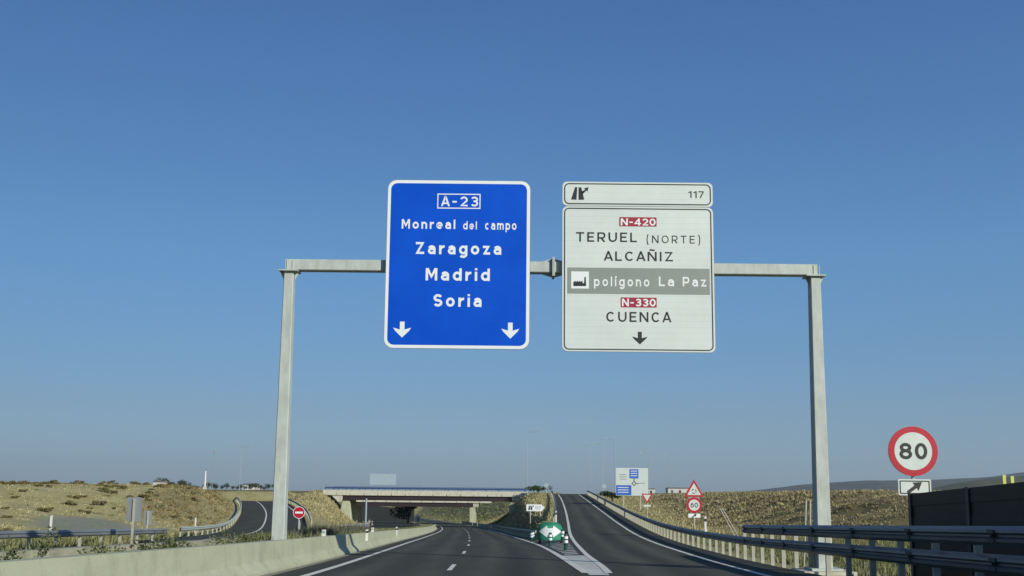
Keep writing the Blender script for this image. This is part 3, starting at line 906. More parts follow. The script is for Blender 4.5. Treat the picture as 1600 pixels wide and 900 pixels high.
for cx, cy in ((115, 767), (622, 772)):
    (x, zt), (_, z0_) = g(cx, cy - 37), g(cx, cy + 37)
    b = MB(); b.plate(arrow_down(x, zt, z0_, .50), -.0135, -.0105); b.build("lane_arrow", LW, bs)
sign_frames(bs, (-1.35, 0, 1.35), .3, Hh - .3)

WX = 3.53
ws = thing("exit_sign", "large white exit sign listing Teruel, Alcañiz and Cuenca, hung on the gantry", "road sign", (WX, 30.0, 5.10))
W2, H2 = 4.28, 4.88
zs = .87 * H2 - .02
for z0_, z1_ in ((0, .8525 * H2), (.8535 * H2, H2)):
    b = MB(); b.plate(rrect(-W2 / 2, W2 / 2, z0_, z1_, .16 if z0_ == 0 else .13), 0, .03); b.build("panel", M['sign_back'], ws)
    b = MB(); b.plate(rrect(-W2 / 2 + .008, W2 / 2 - .008, z0_ + .008, z1_ - .008, .155 if z0_ == 0 else .125), -.006, -.001); b.build("white_face", M['sign_white'], ws)
    b = MB()
    o_ = rrect(-W2 / 2 + .055, W2 / 2 - .055, z0_ + .05, z1_ - .05, .14)
    i_ = rrect(-W2 / 2 + .087, W2 / 2 - .087, z0_ + .082, z1_ - .082, .11)
    b.ringplate(o_, i_, -.0105, -.0065); b.build("border", M['letter_black'], ws)
g = Grid((55, 62), (775, 78), (52, 862), (778, 868), -W2 / 2, W2 / 2, 0, H2)
LB = M['letter_black']
def gpoly(pts): return [g(*p) for p in pts]
b = MB()
for poly in ([(97, 150), (117, 90), (127, 91), (123, 151)], [(133, 92), (146, 92), (160, 151), (133, 152)], [(146, 113), (165, 103), (161, 96), (181, 92), (176, 113), (171, 107), (150, 128)]):
    b.plate(gpoly(poly)[::-1], -.0115, -.0070)
b.build("exit_symbol", LB, ws)
g.text(ws, "117", 658, 733, 117, 149, LB, ydepth=-.0115, gap=0.24, stroke=0.15)
for txt, (a0, a1, c0, c1), (t0, t1, e0, e1) in (("N-420", (327, 505, 236, 283), (334, 500, 244, 277)), ("N-330", (331, 502, 613, 661), (337, 497, 620, 655))):
    (x0, z1_), (x1, z0_) = g(a0, (c0)), g(a1, c1)
    b = MB(); b.plate(rrect(x0, x1, z0_, z1_, .02, 2), -.0100, -.0070); b.build("route_box", M['sign_crimson'], ws)
    g.text(ws, txt, t0, t1, e0, e1, LW, ydepth=-.0125, gap=.14, stroke=.19)
g.text(ws, "TERUEL", 121, 410, 308, 353, LB, ydepth=-.0115, gap=0.3, stroke=0.155)
g.text(ws, "(NORTE)", 457, 712, 326, 362, LB, ydepth=-.0115, gap=0.42, stroke=0.12)
g.text(ws, "ALCAÑIZ", 252, 582, 400, 444, LB, ydepth=-.0115, gap=0.3, stroke=0.155)
(x0, z1_), (x1, z0_) = g(79, 472), g(755, 603)
b = MB(); b.box(x0, x1, -.0100, -.0070, z0_, z1_); b.build("grey_band", M['sign_grey'], ws)
(x0, z1_), (x1, z0_) = g(97, 491), g(181, 572)
b = MB(); b.box(x0, x1, -.0130, -.0102, z0_, z1_); b.build("icon_square", M['letter_white'], ws)
b = MB()
b.plate(gpoly([(107, 560), (107, 541), (118, 534), (118, 541), (129, 534), (129, 541), (140, 534), (140, 541), (151, 534), (151, 546), (158, 546), (160, 517), (166, 517), (168, 560)])[::-1], -.0155, -.0132)
b.build("factory_icon", LB, ws)
g.text(ws, "polígono", 205, 468, 517, 562, LW, ydepth=-.0125, gap=0.36, stroke=0.17)
g.text(ws, "La", 513, 585, 518, 562, LW, ydepth=-.0125, gap=0.3, stroke=0.17)
g.text(ws, "Paz", 626, 738, 520, 564, LW, ydepth=-.0125, gap=0.32, stroke=0.17)
g.text(ws, "CUENCA", 263, 566, 681, 727, LB, ydepth=-.0115, gap=0.3, stroke=0.155)
(x, zt), (_, z0_) = g(421, 772), g(421, 830)
b = MB(); b.plate(arrow_down(x, zt, z0_, .42), -.0115, -.0070); b.build("lane_arrow", LB, ws)
sign_frames(ws, (-1.4, 0, 1.4), .3, H2 - .3)

# ------------------------------------------------------------------ noise barrier, speed sign behind it
nb = thing("noise_barrier", "dark ribbed noise barrier of tall panels behind the double guardrail", "barrier", (0, 0, 0))
def nbx(y): return 9.62 + (26.4 - y) * .012
def nbt(y): return 1.27 + (26.4 - y) * .040
ends = [26.4, 23.15, 19.9, 16.65, 13.4, 10.15, 6.9, 3.65]
for a, c in zip(ends[:-1], ends[1:]):
    b = MB()
    n = 9
    for k in range(n):                                 # ribbed boards
        zt0, zt1 = -1.3 + (nbt(a) + 1.3) * k / n, -1.3 + (nbt(a) + 1.3) * (k + 1) / n
        zc0, zc1 = -1.3 + (nbt(c) + 1.3) * k / n, -1.3 + (nbt(c) + 1.3) * (k + 1) / n
        d0 = .0 if k % 2 else -.02
        xa, xc = nbx(a), nbx(c)
        vs = [(xa + d0, a - .08, zt0), (xc + d0, c + .08, zc0), (xc + d0, c + .08, zc1), (xa + d0, a - .08, zt1), (xa + .12, a - .08, zt0), (xc + .12, c + .08, zc0), (xc + .12, c + .08, zc1), (xa + .12, a - .08, zt1)]
        b.add(vs, [(3, 2, 1, 0), (4, 5, 6, 7), (0, 4, 7, 3), (1, 2, 6, 5), (7, 6, 2, 3), (0, 1, 5, 4)])
    b.build("panel", M['barrier'], nb)
for a in ends:
    b = MB(); b.box(nbx(a) - .06, nbx(a) + .16, a - .078, a + .078, -1.4, nbt(a) + .02); b.build("post", M['barrier_post'], nb)

def arrow_ne(cx, cz, s):
    p = [(-.50, .09), (.06, .09), (.06, .27), (.50, 0), (.06, -.27), (.06, -.09), (-.50, -.09)]
    return tilt([(cx + a * s, cz + c * s) for a, c in p][::-1], cx, cz, 36)
def speed_sign(name, label, x, y, zc, r, num, tw, plate_w, plate_h, ground_z, plate_gap, th=.205, pole_r=.045):
    t = thing(name, label, "road sign", (x, y, ground_z))
    z = zc - ground_z
    zp1 = z - r - plate_gap; zp0 = zp1 - plate_h
    b = MB(); b.tube([(0, .10, -.4), (0, .10, z + r * .6)], pole_r, 8); b.build("pole", M['galv'], t)
    b = MB(); b.plate(disc(0, z, r), 0, .025); b.build("disc_back", M['sign_back'], t)
    b = MB(); b.plate(disc(0, z, r - .006), -.005, -.001); b.build("red_ring", M['sign_red'], t)
    b = MB(); b.plate(disc(0, z, r * .755), -.009, -.0055); b.build("white_disc", M['plate_white'], t)
    letter(t, num, -tw / 2, tw / 2, z + th, z - th, LB, -.0115, .17, .20)
    b = MB(); b.plate(rrect(-plate_w / 2, plate_w / 2, zp0, zp1, .03, 3), 0, .025); b.build("plate", M['plate_white'], t)
    b = MB(); b.ringplate(rrect(-plate_w / 2 + .035, plate_w / 2 - .035, zp0 + .035, zp1 - .035, .02, 3), rrect(-plate_w / 2 + .062, plate_w / 2 - .062, zp0 + .062, zp1 - .062, .015, 3), -.005, -.001)
    b.build("plate_border", LB, t)
    b = MB(); b.plate(arrow_ne(0, (zp0 + zp1) / 2, plate_w * .55), -.006, -.001); b.build("plate_arrow", LB, t)
    return t
speed_sign("speed_limit_sign", "round red ringed 80 speed limit sign with an arrow plate behind the noise barrier", 10.08, 27.4, 2.33, .625, "80", .70, .82, .40, -.80, .07)

# ------------------------------------------------------------------ exit road signs
t = thing("warning_sign", "triangular roundabout warning above a 60 speed disc on one pole by the exit road", "road sign", (11.35, 68.0, h1(11.35, 68.0)))
gz = t.location.z; z_ = lambda v: v - gz
b = MB(); b.tube([(0, .09, -.3), (0, .09, z_(1.6))], .05, 8); b.build("pole", M['post'], t)
def tri(cx, cz, s, up=1):
    h = s * .866
    return [(cx - s / 2, cz - up * h / 3), (cx + s / 2, cz - up * h / 3), (cx, cz + up * h * 2 / 3)][::1 if up > 0 else -1]
S_, zc = 1.22, 1.42
b = MB(); b.plate(tri(0, z_(zc), S_), 0, .03); b.build("triangle_rim", M['sign_red'], t)
b = MB(); b.plate(tri(0, z_(zc), S_ * .70), -.008, -.001); b.build("triangle_face", M['plate_white'], t)
b = MB()
for k in range(3):
    pts = []
    for q in range(7):
        a = math.radians(90 + 120 * k + q * 13); pts.append((.15 * math.cos(a), z_(zc) - .02 + .15 * math.sin(a)))
    for q in range(6, -1, -1):
        a = math.radians(90 + 120 * k + q * 13); pts.append((.105 * math.cos(a), z_(zc) - .02 + .105 * math.sin(a)))
    b.plate(pts[::-1], -.013, -.0085)
b.build("roundabout_symbol", LB, t)
zc2 = .56
b = MB(); b.plate(rrect(-.34, .34, z_(zc2) + .33, z_(zc2) + .50, .02, 2), .012, .028); b.build("disc_back", M['sign_back'], t)
b = MB(); b.plate(disc(0, z_(zc2), .48), 0, .03); b.build("red_ring", M['sign_red'], t)
b = MB(); b.plate(disc(0, z_(zc2), .34), -.006, -.001); b.build("white_disc", M['plate_white'], t)
letter(t, "60", -.23, .23, z_(zc2) + .15, z_(zc2) - .15, LB, -.010, .16, .17)
b = MB(); b.plate(rrect(-.37, .37, z_(-.20), z_(.04), .02, 2), 0, .03); b.build("plate", M['letter_white'], t)
b = MB(); b.plate(arrow_ne(0, z_(-.08), .36), -.006, -.001); b.build("plate_arrow", LB, t)

t = thing("yield_sign", "upside down red and white triangle give way sign beside the grey direction board", "road sign", (13.9, 112.0, h1(13.9, 112.0)))
gz = t.location.z
b = MB(); b.tube([(0, .09, -.3), (0, .09, z_(1.1))], .055, 8); b.build("pole", M['post'], t)
b = MB(); b.plate(tri(0, z_(.92), 1.15, -1), 0, .03); b.build("triangle_rim", M['sign_red'], t)
b = MB(); b.plate(tri(0, z_(.92), .76, -1), -.008, -.001); b.build("triangle_face", M['plate_white'], t)
b = MB(); b.plate(rrect(-.36, .36, z_(-.06), z_(.12), .02, 2), 0, .03); b.build("plate", M['plate_white'], t)

t = thing("direction_board", "large pale grey direction board with blue panels and a roundabout diagram on two legs", "road sign", (16.6, 150.0, h1(16.6, 150)))
gz = t.location.z
for x in (-1.15, 1.15):
    b = MB(); b.box(x - .08, x + .08, .05, .20, -.4, z_(4.4)); b.build("leg", M['post'], t)
b = MB(); b.plate(rrect(-2.2, 2.2, z_(.98), z_(4.72), .08, 3), 0, .05); b.build("panel", M['sign_board'], t)
b = MB(); b.box(-.36, .88, -.008, -.001, z_(3.30), z_(4.55)); b.build("blue_panel", M['blue_soft'], t)
b = MB(); b.box(-2.17, -.10, -.008, -.001, z_(1.03), z_(2.38)); b.build("blue_panel", M['blue_soft'], t)
b = MB()
for x0_, x1_, z0__ in ((-.20, .72, 4.25), (-.20, .72, 3.95), (-.20, .72, 3.62), (-1.95, -.5, 2.02), (-1.95, -.5, 1.70), (-1.95, -.5, 1.38)):
    b.box(x0_, x1_, -.013, -.0085, z_(z0__), z_(z0__) + .09)
b.build("panel_lines", LW, t)
dm = [(.27 + a * .36, z_(2.62) + c * .36) for a, c in ((1, 0), (0, 1), (-1, 0), (0, -1))]
di = [(.27 + a * .22, z_(2.62) + c * .22) for a, c in ((1, 0), (0, 1), (-1, 0), (0, -1))]
b = MB(); b.ringplate(dm, di, -.009, -.001); b.plate([(.20, z_(2.98)), (.34, z_(2.98)), (.34, z_(3.26)), (.20, z_(3.26))], -.009, -.001); b.plate([(.63, z_(2.57)), (.95, z_(2.57)), (.95, z_(2.66)), (.63, z_(2.66))], -.009, -.001)
b.build("roundabout_symbol", LB, t)
b = MB()
for x0_, x1_, z0__ in ((1.05, 1.75, 2.62), (-1.7, -.75, 3.75), (-1.7, -.75, 3.45), (-1.7, -.75, 3.15)):
    b.box(x0_, x1_, -.009, -.001, z_(z0__), z_(z0__) + .10)
b.build("text_rows", M['sign_grey'], t)

t = thing("arrow_sign", "white arrow shaped exit sign pointing right on the grass mound beside the bridge", "road sign", (2.55, 112.0, h1(2.55, 112)))
gz = t.location.z
b = MB(); b.tube([(-.5, .06, -.4), (-.5, .06, z_(.05))], .05, 8); b.build("pole", M['post'], t)
b = MB(); b.tube([(.5, .06, -.4), (.5, .06, z_(.05))], .05, 8); b.build("pole", M['post'], t)
ar = [(-.9, -.62), (.62, -.62), (.95, -.28), (.62, .06), (-.9, .06)]
b = MB(); b.plate([(x, z_(c)) for x, c in ar], 0, .03); b.build("panel", M['letter_white'], t)
b = MB()
for pl in ([(-.72, -.50), (-.52, -.50), (-.58, -.06), (-.66, -.06)], [(-.46, -.50), (-.28, -.50), (-.40, -.06), (-.52, -.06)], [(-.40, -.22), (-.24, -.10), (-.28, -.06), (-.14, -.05), (-.16, -.2), (-.2, -.15), (-.36, -.30)]):
    b.plate([(x, z_(c)) for x, c in pl], -.008, -.001)
b.build("exit_symbol", LB, t)
letter(t, "117", -.02, .55, z_(-.13), z_(-.45), M['sign_grey'], -.006, .2, .17)

# ------------------------------------------------------------------ gore marker and bollards
gz = float(zgore(2.75, 67.0))
t = thing("gore_marker", "rounded green divider marker with a white double arrow on the gore", "marker", (2.45, 68.0, gz))
b = MB()
n = 24
arc = [(.78 * math.cos(math.pi * k / n), .78 * math.sin(math.pi * k / n)) for k in range(n + 1)]
front = []
for k in range(n + 1):     # half-cylinder body seen from the front, low skirt
    a = math.pi * k / n
    front.append((.77 * math.cos(a), -.55 * math.sin(a)))
vs = []; rows = [(0.0, .96), (.10, 1.0), (.72, 1.0), (.95, .86), (1.10, .52)]
for z0_, s_ in rows:
    vs += [(x * s_, y * s_, z0_) for x, y in front]
m_ = len(front)
fs = []
for r in range(len(rows) - 1):
    for k in range(m_ - 1):
        fs.append((r * m_ + k + 1, r * m_ + k, (r + 1) * m_ + k, (r + 1) * m_ + k + 1))
    fs.append((r * m_, r * m_ + m_ - 1, (r + 1) * m_ + m_ - 1, (r + 1) * m_))
fs.append(tuple(range((len(rows) - 1) * m_, len(rows) * m_)))
b.add(vs, fs); b.build("body", M['green'], t)
def bent(poly):
    return [(x, -.56 * math.sqrt(max(0, 1 - (x / .79) ** 2)) - .012, z) for x, z in poly]
for sg, nm in ((-1, "a"), (1, "b")):
    b = MB(); cols = 14; vs = []; fs = []
    for k in range(cols + 1):     # half arrow laid on the curved front, mirrored for the other side
        u = .0 + .70 * k / cols
        if u < .16: hh = .20
        else: hh = .38 * (1 - (u - .16) / .54)
        for z0_ in (-hh, hh):
            p = bent([(sg * u, 0)])[0]; vs.append((p[0], p[1], .55 + z0_))
    for k in range(cols):
        fs.append((2 * k, 2 * k + 2, 2 * k + 3, 2 * k + 1) if sg > 0 else (2 * k + 1, 2 * k + 3, 2 * k + 2, 2 * k))
    b.add(vs, fs); b.build("arrow", M['letter_white'], t)

def bollard(label, x, y, z):
    t = thing("bollard", label, "bollard", (x, y, z), group="green bollards guarding the gore")
    b = MB(); vs = []; fs = []; rows = [(0, .16), (.03, .16), (.05, .075), (.22, .075), (.30, .10), (.66, .10), (.72, .085), (.755, .03)]
    n = 12
    for h_, r_ in rows: vs += [(r_ * math.cos(2 * math.pi * k / n), r_ * math.sin(2 * math.pi * k / n), h_) for k in range(n)]
    for r in range(len(rows) - 1):
        for k in range(n): fs.append((r * n + k, r * n + (k + 1) % n, (r + 1) * n + (k + 1) % n, (r + 1) * n + k))
    fs.append(tuple(range((len(rows) - 1) * n, len(rows) * n)))
    b.add(vs, fs); b.build("body", M['green_dark'], t, smooth=False)
    for z0_ in (.34, .52):
        b = MB(); vs = []
        for h_ in (z0_, z0_ + .12): vs += [(.104 * math.cos(2 * math.pi * k / n), .104 * math.sin(2 * math.pi * k / n), h_) for k in range(n)]
        b.add(vs, [(k, (k + 1) % n, n + (k + 1) % n, n + k) for k in range(n)] + [tuple(range(n - 1, -1, -1)), tuple(range(n, 2 * n))])
        b.build("white_band", M['letter_white'], t)
    return t
b0 = bollard("green white banded bollard nearest the painted gore bars, right of the green marker", 2.55, 50.5, float(zgore(2.55, 50.5)))
for x, y, lb in ((2.15, 59.0, "green white banded bollard standing directly before the green marker's white arrow"),
                 (1.85, 68.5, "green white banded bollard just left of the green marker"),
                 (1.50, 76.5, "small green white banded bollard, second to the left of the green marker"),
                 (2.95, 62.0, "green white banded bollard between the green marker and the exit lane's edge line"),
                 (1.75, 84.0, "far green bollard half hidden behind the green marker's left bollards")):
    copy_tree(b0, (x, y, float(zgore(x, min(y, GY))) if y < GY else h1(x, y) + .04), 0.0, lb)

# ------------------------------------------------------------------ delineators
def delineator(label, x, y, z, h=.75, group=None, band='black'):
    t = thing("delineator_post", label, "delineator", (x, y, z), group=group)
    b = MB(); b.plate([(-.06, -.1), (.06, -.1), (.06, h * .60), (-.06, h * .60)], -.035, .035); b.build("body", M['white'], t)
    b = MB(); b.plate([(-.062, h * .602), (.062, h * .602), (.062, h * .82), (-.062, h * .80)], -.037, .037); b.build("band", M['black' if band == 'black' else 'white'], t)
    b = MB(); b.plate([(-.06, h * .80), (.06, h * .82), (.06, h), (-.06, h * .93)], -.034, .034); b.build("cap", M['white'], t)
    return t
def on_wall(y, label, h):
    t = thing("wall_marker", label, "delineator", (float(ML(y)) - 1.36, y, float(ZM(y)) + .73), group="delineators on the median wall")
    b = MB(); b.plate([(-.07, 0), (.07, 0), (.075, h), (-.05, h)], -.03, .03); b.build("body", M['white'], t)
    b = MB(); b.plate([(-.04, h * .45), (.045, h * .45), (.045, h * .8), (-.04, h * .8)], -.036, -.031); b.build("reflector", M['lamp_grey'], t)
on_wall(38.0, "white marker on the median wall beside the shadow of the exit sign", .22)
delineator("black and white marker on the traffic face of the median wall past the sign shadow", float(ML(52)) - 1.12, 52, float(ZM(52)) + .46, .44, "delineators on the median wall")
on_wall(58.0, "small pale marker on the median wall halfway to its far end", .22)
delineator("small black and white marker near the far end of the median wall", float(ML(76)) - 1.2, 76, float(ZM(76)) + .40, .55, "delineators on the median wall")
delineator("white delineator post before the dry hillside beyond the long guardrail", -27.6, 66.5, h1(-27.6, 66.5) + .12, 1.25, band='white')
delineator("white delineator post at the foot of the brown bank by the loop ramp", -29.3, 103, h1(-29.3, 103) + .1, 1.35, band='white')
delineator("black and white delineator post behind the guardrail, right of the 60 sign", 12.2, 69.0, h1(12.2, 69.0) + .55, .85)
delineator("small delineator on the mound by the exit road's inside guardrail", 4.0, 96, h1(4.0, 96) + .2, .9)
for y, lb in ((15.0, "x"),):
    pass
for x, lb in ((13.62, "left yellow bar imitating a windscreen reflection above the noise barrier"), (13.84, "right yellow bar imitating a windscreen reflection above the noise barrier")):
    t = thing("glint_bar", {13.62: "slim yellow bar imitating a windscreen reflection above the noise barrier, the one closer to the 80 sign", 13.84: "slim yellow bar imitating a windscreen reflection above the noise barrier, the one farther from the 80 sign"}[x], "yellow bar", (x, 30.3, h1(x, 30.3)))
    zt = 1.82 - .03 * (x > 13.7) - t.location.z
    b = MB(); b.box(-.05, .05, -.02, .02, -.3, zt - .28); b.build("post", M['lamp_grey'], t)  # stem of an added bar; the pair imitates yellow windscreen reflections
    b = MB(); b.box(-.045, .045, -.03, .03, zt - .28, zt); b.build("reflector", M['yellow'], t)  # yellow tip stands in for the windscreen glint itself
# stay struts by the gantry's right post and by the 60 sign
for (x, y, z1_, dx, lb) in ((9.75, 36.0, 1.05, -.22, "pair of thin pale steel stays leaning beside the gantry's right post"), (12.6, 66.0, .42, 1.0, "pair of slanting pale steel stays behind the 60 speed sign")):
    z0_ = h1(x, y)
    t = thing("stay_struts", lb, "strut", (x, y, z0_))
    for k in (0, .22):
        b = MB(); b.tube([(dx + k, 0, -.1), (k * .6, .3, z1_ - z0_)], .028, 6); b.build("strut", M['post'], t)

# ------------------------------------------------------------------ signs on the left
def back_sign(label, x, y, zc, w, h):
    g0 = h1(x, y)
    t = thing("sign_seen_from_behind", label, "road sign", (x, y, g0))
    b = MB(); b.box(-.05, .05, -.09, -.01, -.4, zc - g0 + h * .45); b.build("pole", M['post'], t)
    b = MB(); b.plate(rrect(-w / 2, w / 2, zc - g0 - h / 2, zc - g0 + h / 2, .05, 3), 0, .03); b.build("panel", M['sign_back'], t)
back_sign("grey back of a tall rectangular road sign on a pale pole before the hillside", -18.4, 54.0, .22, .72, 1.16)
back_sign("smaller grey back of a low road sign right of the tall sign back", -24.9, 76.0, -.75, .55, 1.0)
g0 = h1(-22.0, 115.0)
t = thing("no_entry_sign", "round red no entry sign with a white bar beside the loop ramp", "road sign", (-22.0, 115.0, g0))
b = MB(); b.tube([(0, .08, -.3), (0, .08, -1.0 - g0 + .3)], .05, 8); b.build("pole", M['post'], t)
b = MB(); b.plate(disc(0, -1.05 - g0, .62), 0, .03); b.build("rim", M['letter_white'], t)
b = MB(); b.plate(disc(0, -1.05 - g0, .57), -.006, -.001); b.build("red_disc", M['sign_red'], t)
b = MB(); b.box(-.40, .40, -.012, -.0065, -1.05 - g0 - .10, -1.05 - g0 + .10); b.build("white_bar", M['letter_white'], t)

# ------------------------------------------------------------------ overpass bridges
def bridge(label, y0, x0, x1, ztop, par, gird, piers, wallx, width=10.5, blue=True):
    t = thing("overpass_bridge", label, "bridge", ((x0 + x1) / 2, y0, ztop))
    cx = (x0 + x1) / 2; X_ = lambda x: x - cx
    b = MB()
    n = int((x1 - x0) / 2.6)
    for k in range(n):       # precast parapet panels on both edges
        a = x0 + (x1 - x0) * k / n; c = x0 + (x1 - x0) * (k + 1) / n
        for yy in (0, width - .25):
            b.box(X_(a) + .05, X_(c) - .05, yy, yy + .25, -par, 0)
    b.build("parapet", M['concrete_pale'], t)
    b = MB(); b.box(X_(x0), X_(x1), .252, width - .252, -par - .02, -par + .30); b.build("deck", M['concrete_dull'], t)
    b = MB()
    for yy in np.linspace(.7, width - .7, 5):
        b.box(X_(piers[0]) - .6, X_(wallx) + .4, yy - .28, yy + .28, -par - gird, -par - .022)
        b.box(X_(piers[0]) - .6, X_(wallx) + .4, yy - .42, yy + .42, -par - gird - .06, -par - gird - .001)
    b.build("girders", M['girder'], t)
    if blue:
        b = MB()
        for yy in (.11, width - .14):
            b.box(X_(x0) + .4, X_(x1) - .6, yy - .04, yy + .04, .26, .54); b.box(X_(x0) + .4, X_(x1) - .6, yy - .03, yy + .03, .64, .69)
            for k in range(n + 1):
                a = X_(x0) + .5 + (x1 - x0 - 1.2) * k / n
                b.box(a - .05, a + .05, yy - .028, yy + .028, .001, .259)
        b.build("railing", M['bridge_blue'], t)
    for px in piers:
        zg = h1(px, y0 + 1) - 1.2 - ztop
        for yy in (1.2, width - 1.2):
            b = MB(); b.frustum(X_(px), yy, zg, -par - gird - .061, 2.6, 1.6, 1.5, 1.2, ch=.15); b.build("pier", M['concrete'], t)
        b = MB(); b.box(X_(px) - 1.4, X_(px) + .9, .5, width - .5, -par - gird - .06, -par - .021)
        b.build("abutment", M['concrete_dull'], t) if False else None
    zg = -10.0
    b = MB(); b.box(X_(wallx) - .2, X_(wallx) + 1.1, .45, width - .45, zg, -par - gird - .062); b.build("abutment", M['concrete'], t)
    b = MB(); b.box(X_(wallx) + .55, X_(wallx) + 1.9, .3, width - .3, -par - gird - .05, -par - .021); b.build("bearing_shelf", M['concrete'], t)
    return t
bridge("near overpass bridge with pale parapet and blue railing crossing the motorway", 213.0, -36.3, 3.6, 1.42, .98, .88, [-31.9], .0)
bridge("second overpass bridge seen lower and behind the near one", 262.0, -46, -4.5, -.02, 1.25, .95, [-37.6], -9.4, blue=False)

# things glimpsed under the bridge
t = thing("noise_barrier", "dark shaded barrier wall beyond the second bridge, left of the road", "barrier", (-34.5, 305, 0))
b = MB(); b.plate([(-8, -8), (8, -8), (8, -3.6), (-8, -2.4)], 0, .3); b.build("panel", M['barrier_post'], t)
t = thing("chevron_sign", "small white sign on a post beside the far bend under the bridge", "road sign", (float(ML(228)) - 4.6, 228.0, float(ZM(228))))
b = MB(); b.box(-.05, .05, .035, .12, -.3, 2.0); b.build("pole", M['post'], t)
b = MB(); b.plate(rrect(-.55, .55, .75, 2.15, .05, 2), 0, .03); b.build("panel", M['letter_white'], t)
b = MB(); b.plate([(-.3, 1.15), (.05, 1.45), (-.3, 1.75), (-.05, 1.75), (.32, 1.45), (-.05, 1.15)], -.008, -.001); b.build("chevron", LB, t)

zq = float(ZM(150))
t = thing("steel_post", "plain grey steel post standing in the median left of the bridge opening", "post", (-19.6, 150, zq))
b = MB(); b.tube([(0, 0, -.4), (0, 0, 4.3)], .15, 10, .13); b.build("shaft", M['lamp_grey'], t)
b = MB(); b.tube([(0, 0, 4.3), (0, 0, 4.36)], .17, 10); b.build("cap", M['lamp_grey'], t)
# pale board seen over the bridge
t = thing("overhead_board", "pale grey blank board standing above the bridge railing", "road sign", (-30.4, 262.0, .8))
b = MB(); b.plate(rrect(-3.1, 3.1, 2.0, 4.6, .1, 2), 0, .06); b.build("panel", M['ghost'], t)
for x in (-2.2, 2.2):
    b = MB(); b.box(x - .09, x + .09, .065, .22, -1.6, 4.4); b.build("leg", M['lamp_grey'], t)

# ------------------------------------------------------------------ lamps and masts
def street_lamp(label, x, y, ztop, arm, both=False):
    g0 = h1(x, y); Ht = ztop - g0
    t = thing("street_lamp", label, "street lamp", (x, y, g0), group="street lamps round the junction")
    b = MB(); b.tube([(0, 0, -.3), (0, 0, Ht * .5), (0, 0, Ht)], .075, 8, .045); b.build("pole", M['lamp_grey'], t)
    for sg in ((1, -1) if both else (arm,)):
        b = MB(); b.tube([(0, 0, Ht - .05), (sg * .7, 0, Ht + .15), (sg * 1.5, 0, Ht + .2)], .045, 6, .035); b.build("arm", M['lamp_grey'], t)
        b = MB(); b.frustum(sg * 1.95, 0, Ht + .14, Ht + .32, 1.0, .38, .7, .26, ch=.05); b.build("lamp_head", M['lamp_grey'], t)
    return t
street_lamp("tall street lamp standing at the right end of the near bridge", 3.4, 226, 13.6, 1)
street_lamp("shortest of the lamps in the row above the exit road's crest", 19.5, 268, 12.6, -1)
street_lamp("middle lamp of the row above the exit road's crest", 20.6, 246, 12.2, -1)
street_lamp("tallest lamp beside the direction board above the exit road", 21.6, 227, 12.3, -1)
street_lamp("faint lamp behind the grey direction board", 32.0, 254, 10.4, -1)
street_lamp("faint lamp beyond the give way sign", 44.0, 300, 11.9, -1)
street_lamp("twin armed lamp beside the loop ramp, left of the gantry", -66.0, 268, 11.6, 1, True)
t = thing("lattice_mast", "thin grey lattice mast rising behind the white tower on the left horizon", "mast", (-148, 545, h1(-148, 545)))
b = MB()
for sx in (-.5, .5):
    b.tube([(sx, 0, -.5), (sx * .35, 0, 20)], .09, 5)
for k in range(12):
    z0_ = k * 1.6; a = .5 * (1 - .65 * z0_ / 20); c = .5 * (1 - .65 * (z0_ + 1.6) / 20)
    b.tube([(-a, 0, z0_), (c, 0, z0_ + 1.6)], .05, 4)
b.build("lattice", M['lamp_grey'], t)
b = MB(); b.box(-.6, .6, -.3, .3, 18.2, 20.2); b.build("antenna", M['lamp_grey'], t)
b = MB(); b.box(-.5, .5, -.3, .3, 10.2, 11.2); b.build("antenna", M['lamp_grey'], t)
t = thing("white_tower", "slim white tower tapering upward on the left horizon", "tower", (-143, 515, h1(-143, 515)))
b = MB(); b.frustum(0, 0, -1, 2.2, 1.7, 1.6, 1.0, 1.0); b.build("base", M['building'], t)
b = MB(); b.tube([(0, 0, 2.2), (0, 0, 9.0)], .42, 8, .30); b.build("shaft", M['white'], t)
b = MB(); b.tube([(1.2, 0, -1), (1.1, 0, 8.6)], .09, 5); b.build("cable_ladder", M['lamp_grey'], t)

# round mirror-like sign backs at the ramp crest
for x, y, zc, lb in ((6.6, 202, 2.62, "round pale sign back at the left side of the exit road's crest"), (17.2, 202, 2.55, "round pale sign back at the right side of the exit road's crest")):
    g0 = h1(x, y)
    t = thing("round_sign", lb, "road sign", (x, y, g0))
    b = MB(); b.tube([(0, .08, -.3), (0, .08, zc - g0)], .06, 6); b.build("pole", M['post'], t)
    b = MB(); b.plate(disc(0, zc - g0, .50), 0, .03); b.build("rim", M['sign_back'], t)
    b = MB(); b.plate(disc(0, zc - g0, .40), -.006, -.001); b.build("face", M['ghost'], t)

# ------------------------------------------------------------------ far buildings
def shed(label, x, y, w, d, h):
    g0 = h1(x, y)
    t = thing("warehouse", label, "building", (x, y, g0))
    b = MB(); b.box(-w / 2, w / 2, 0, d, -1, h); b.build("wall", M['building'], t)
    b = MB(); b.add([(-w / 2 - .4, -.4, h), (w / 2 + .4, -.4, h), (w / 2 + .4, d + .4, h), (-w / 2 - .4, d + .4, h), (-w / 2 - .4, d / 2, h + .9), (w / 2 + .4, d / 2, h + .9)], [(0, 1, 5, 4), (3, 4, 5, 2), (0, 4, 3), (1, 2, 5), (0, 3, 2, 1)]); b.build("roof", M['roof'], t)
    k = int(w / 6)
    for i in range(k):
        xx = -w / 2 + w * (i + .5) / k
        b = MB(); b.box(xx - .9, xx + .9, -.06, -.002, h * .35, h * .75); b.build("window", M['glass'], t)
shed("long white warehouse on the horizon left of the triangular warning sign", 142, 900, 26, 14, 5.6)
shed("short white warehouse on the horizon right of the direction board", 118, 950, 14, 12, 5.0)
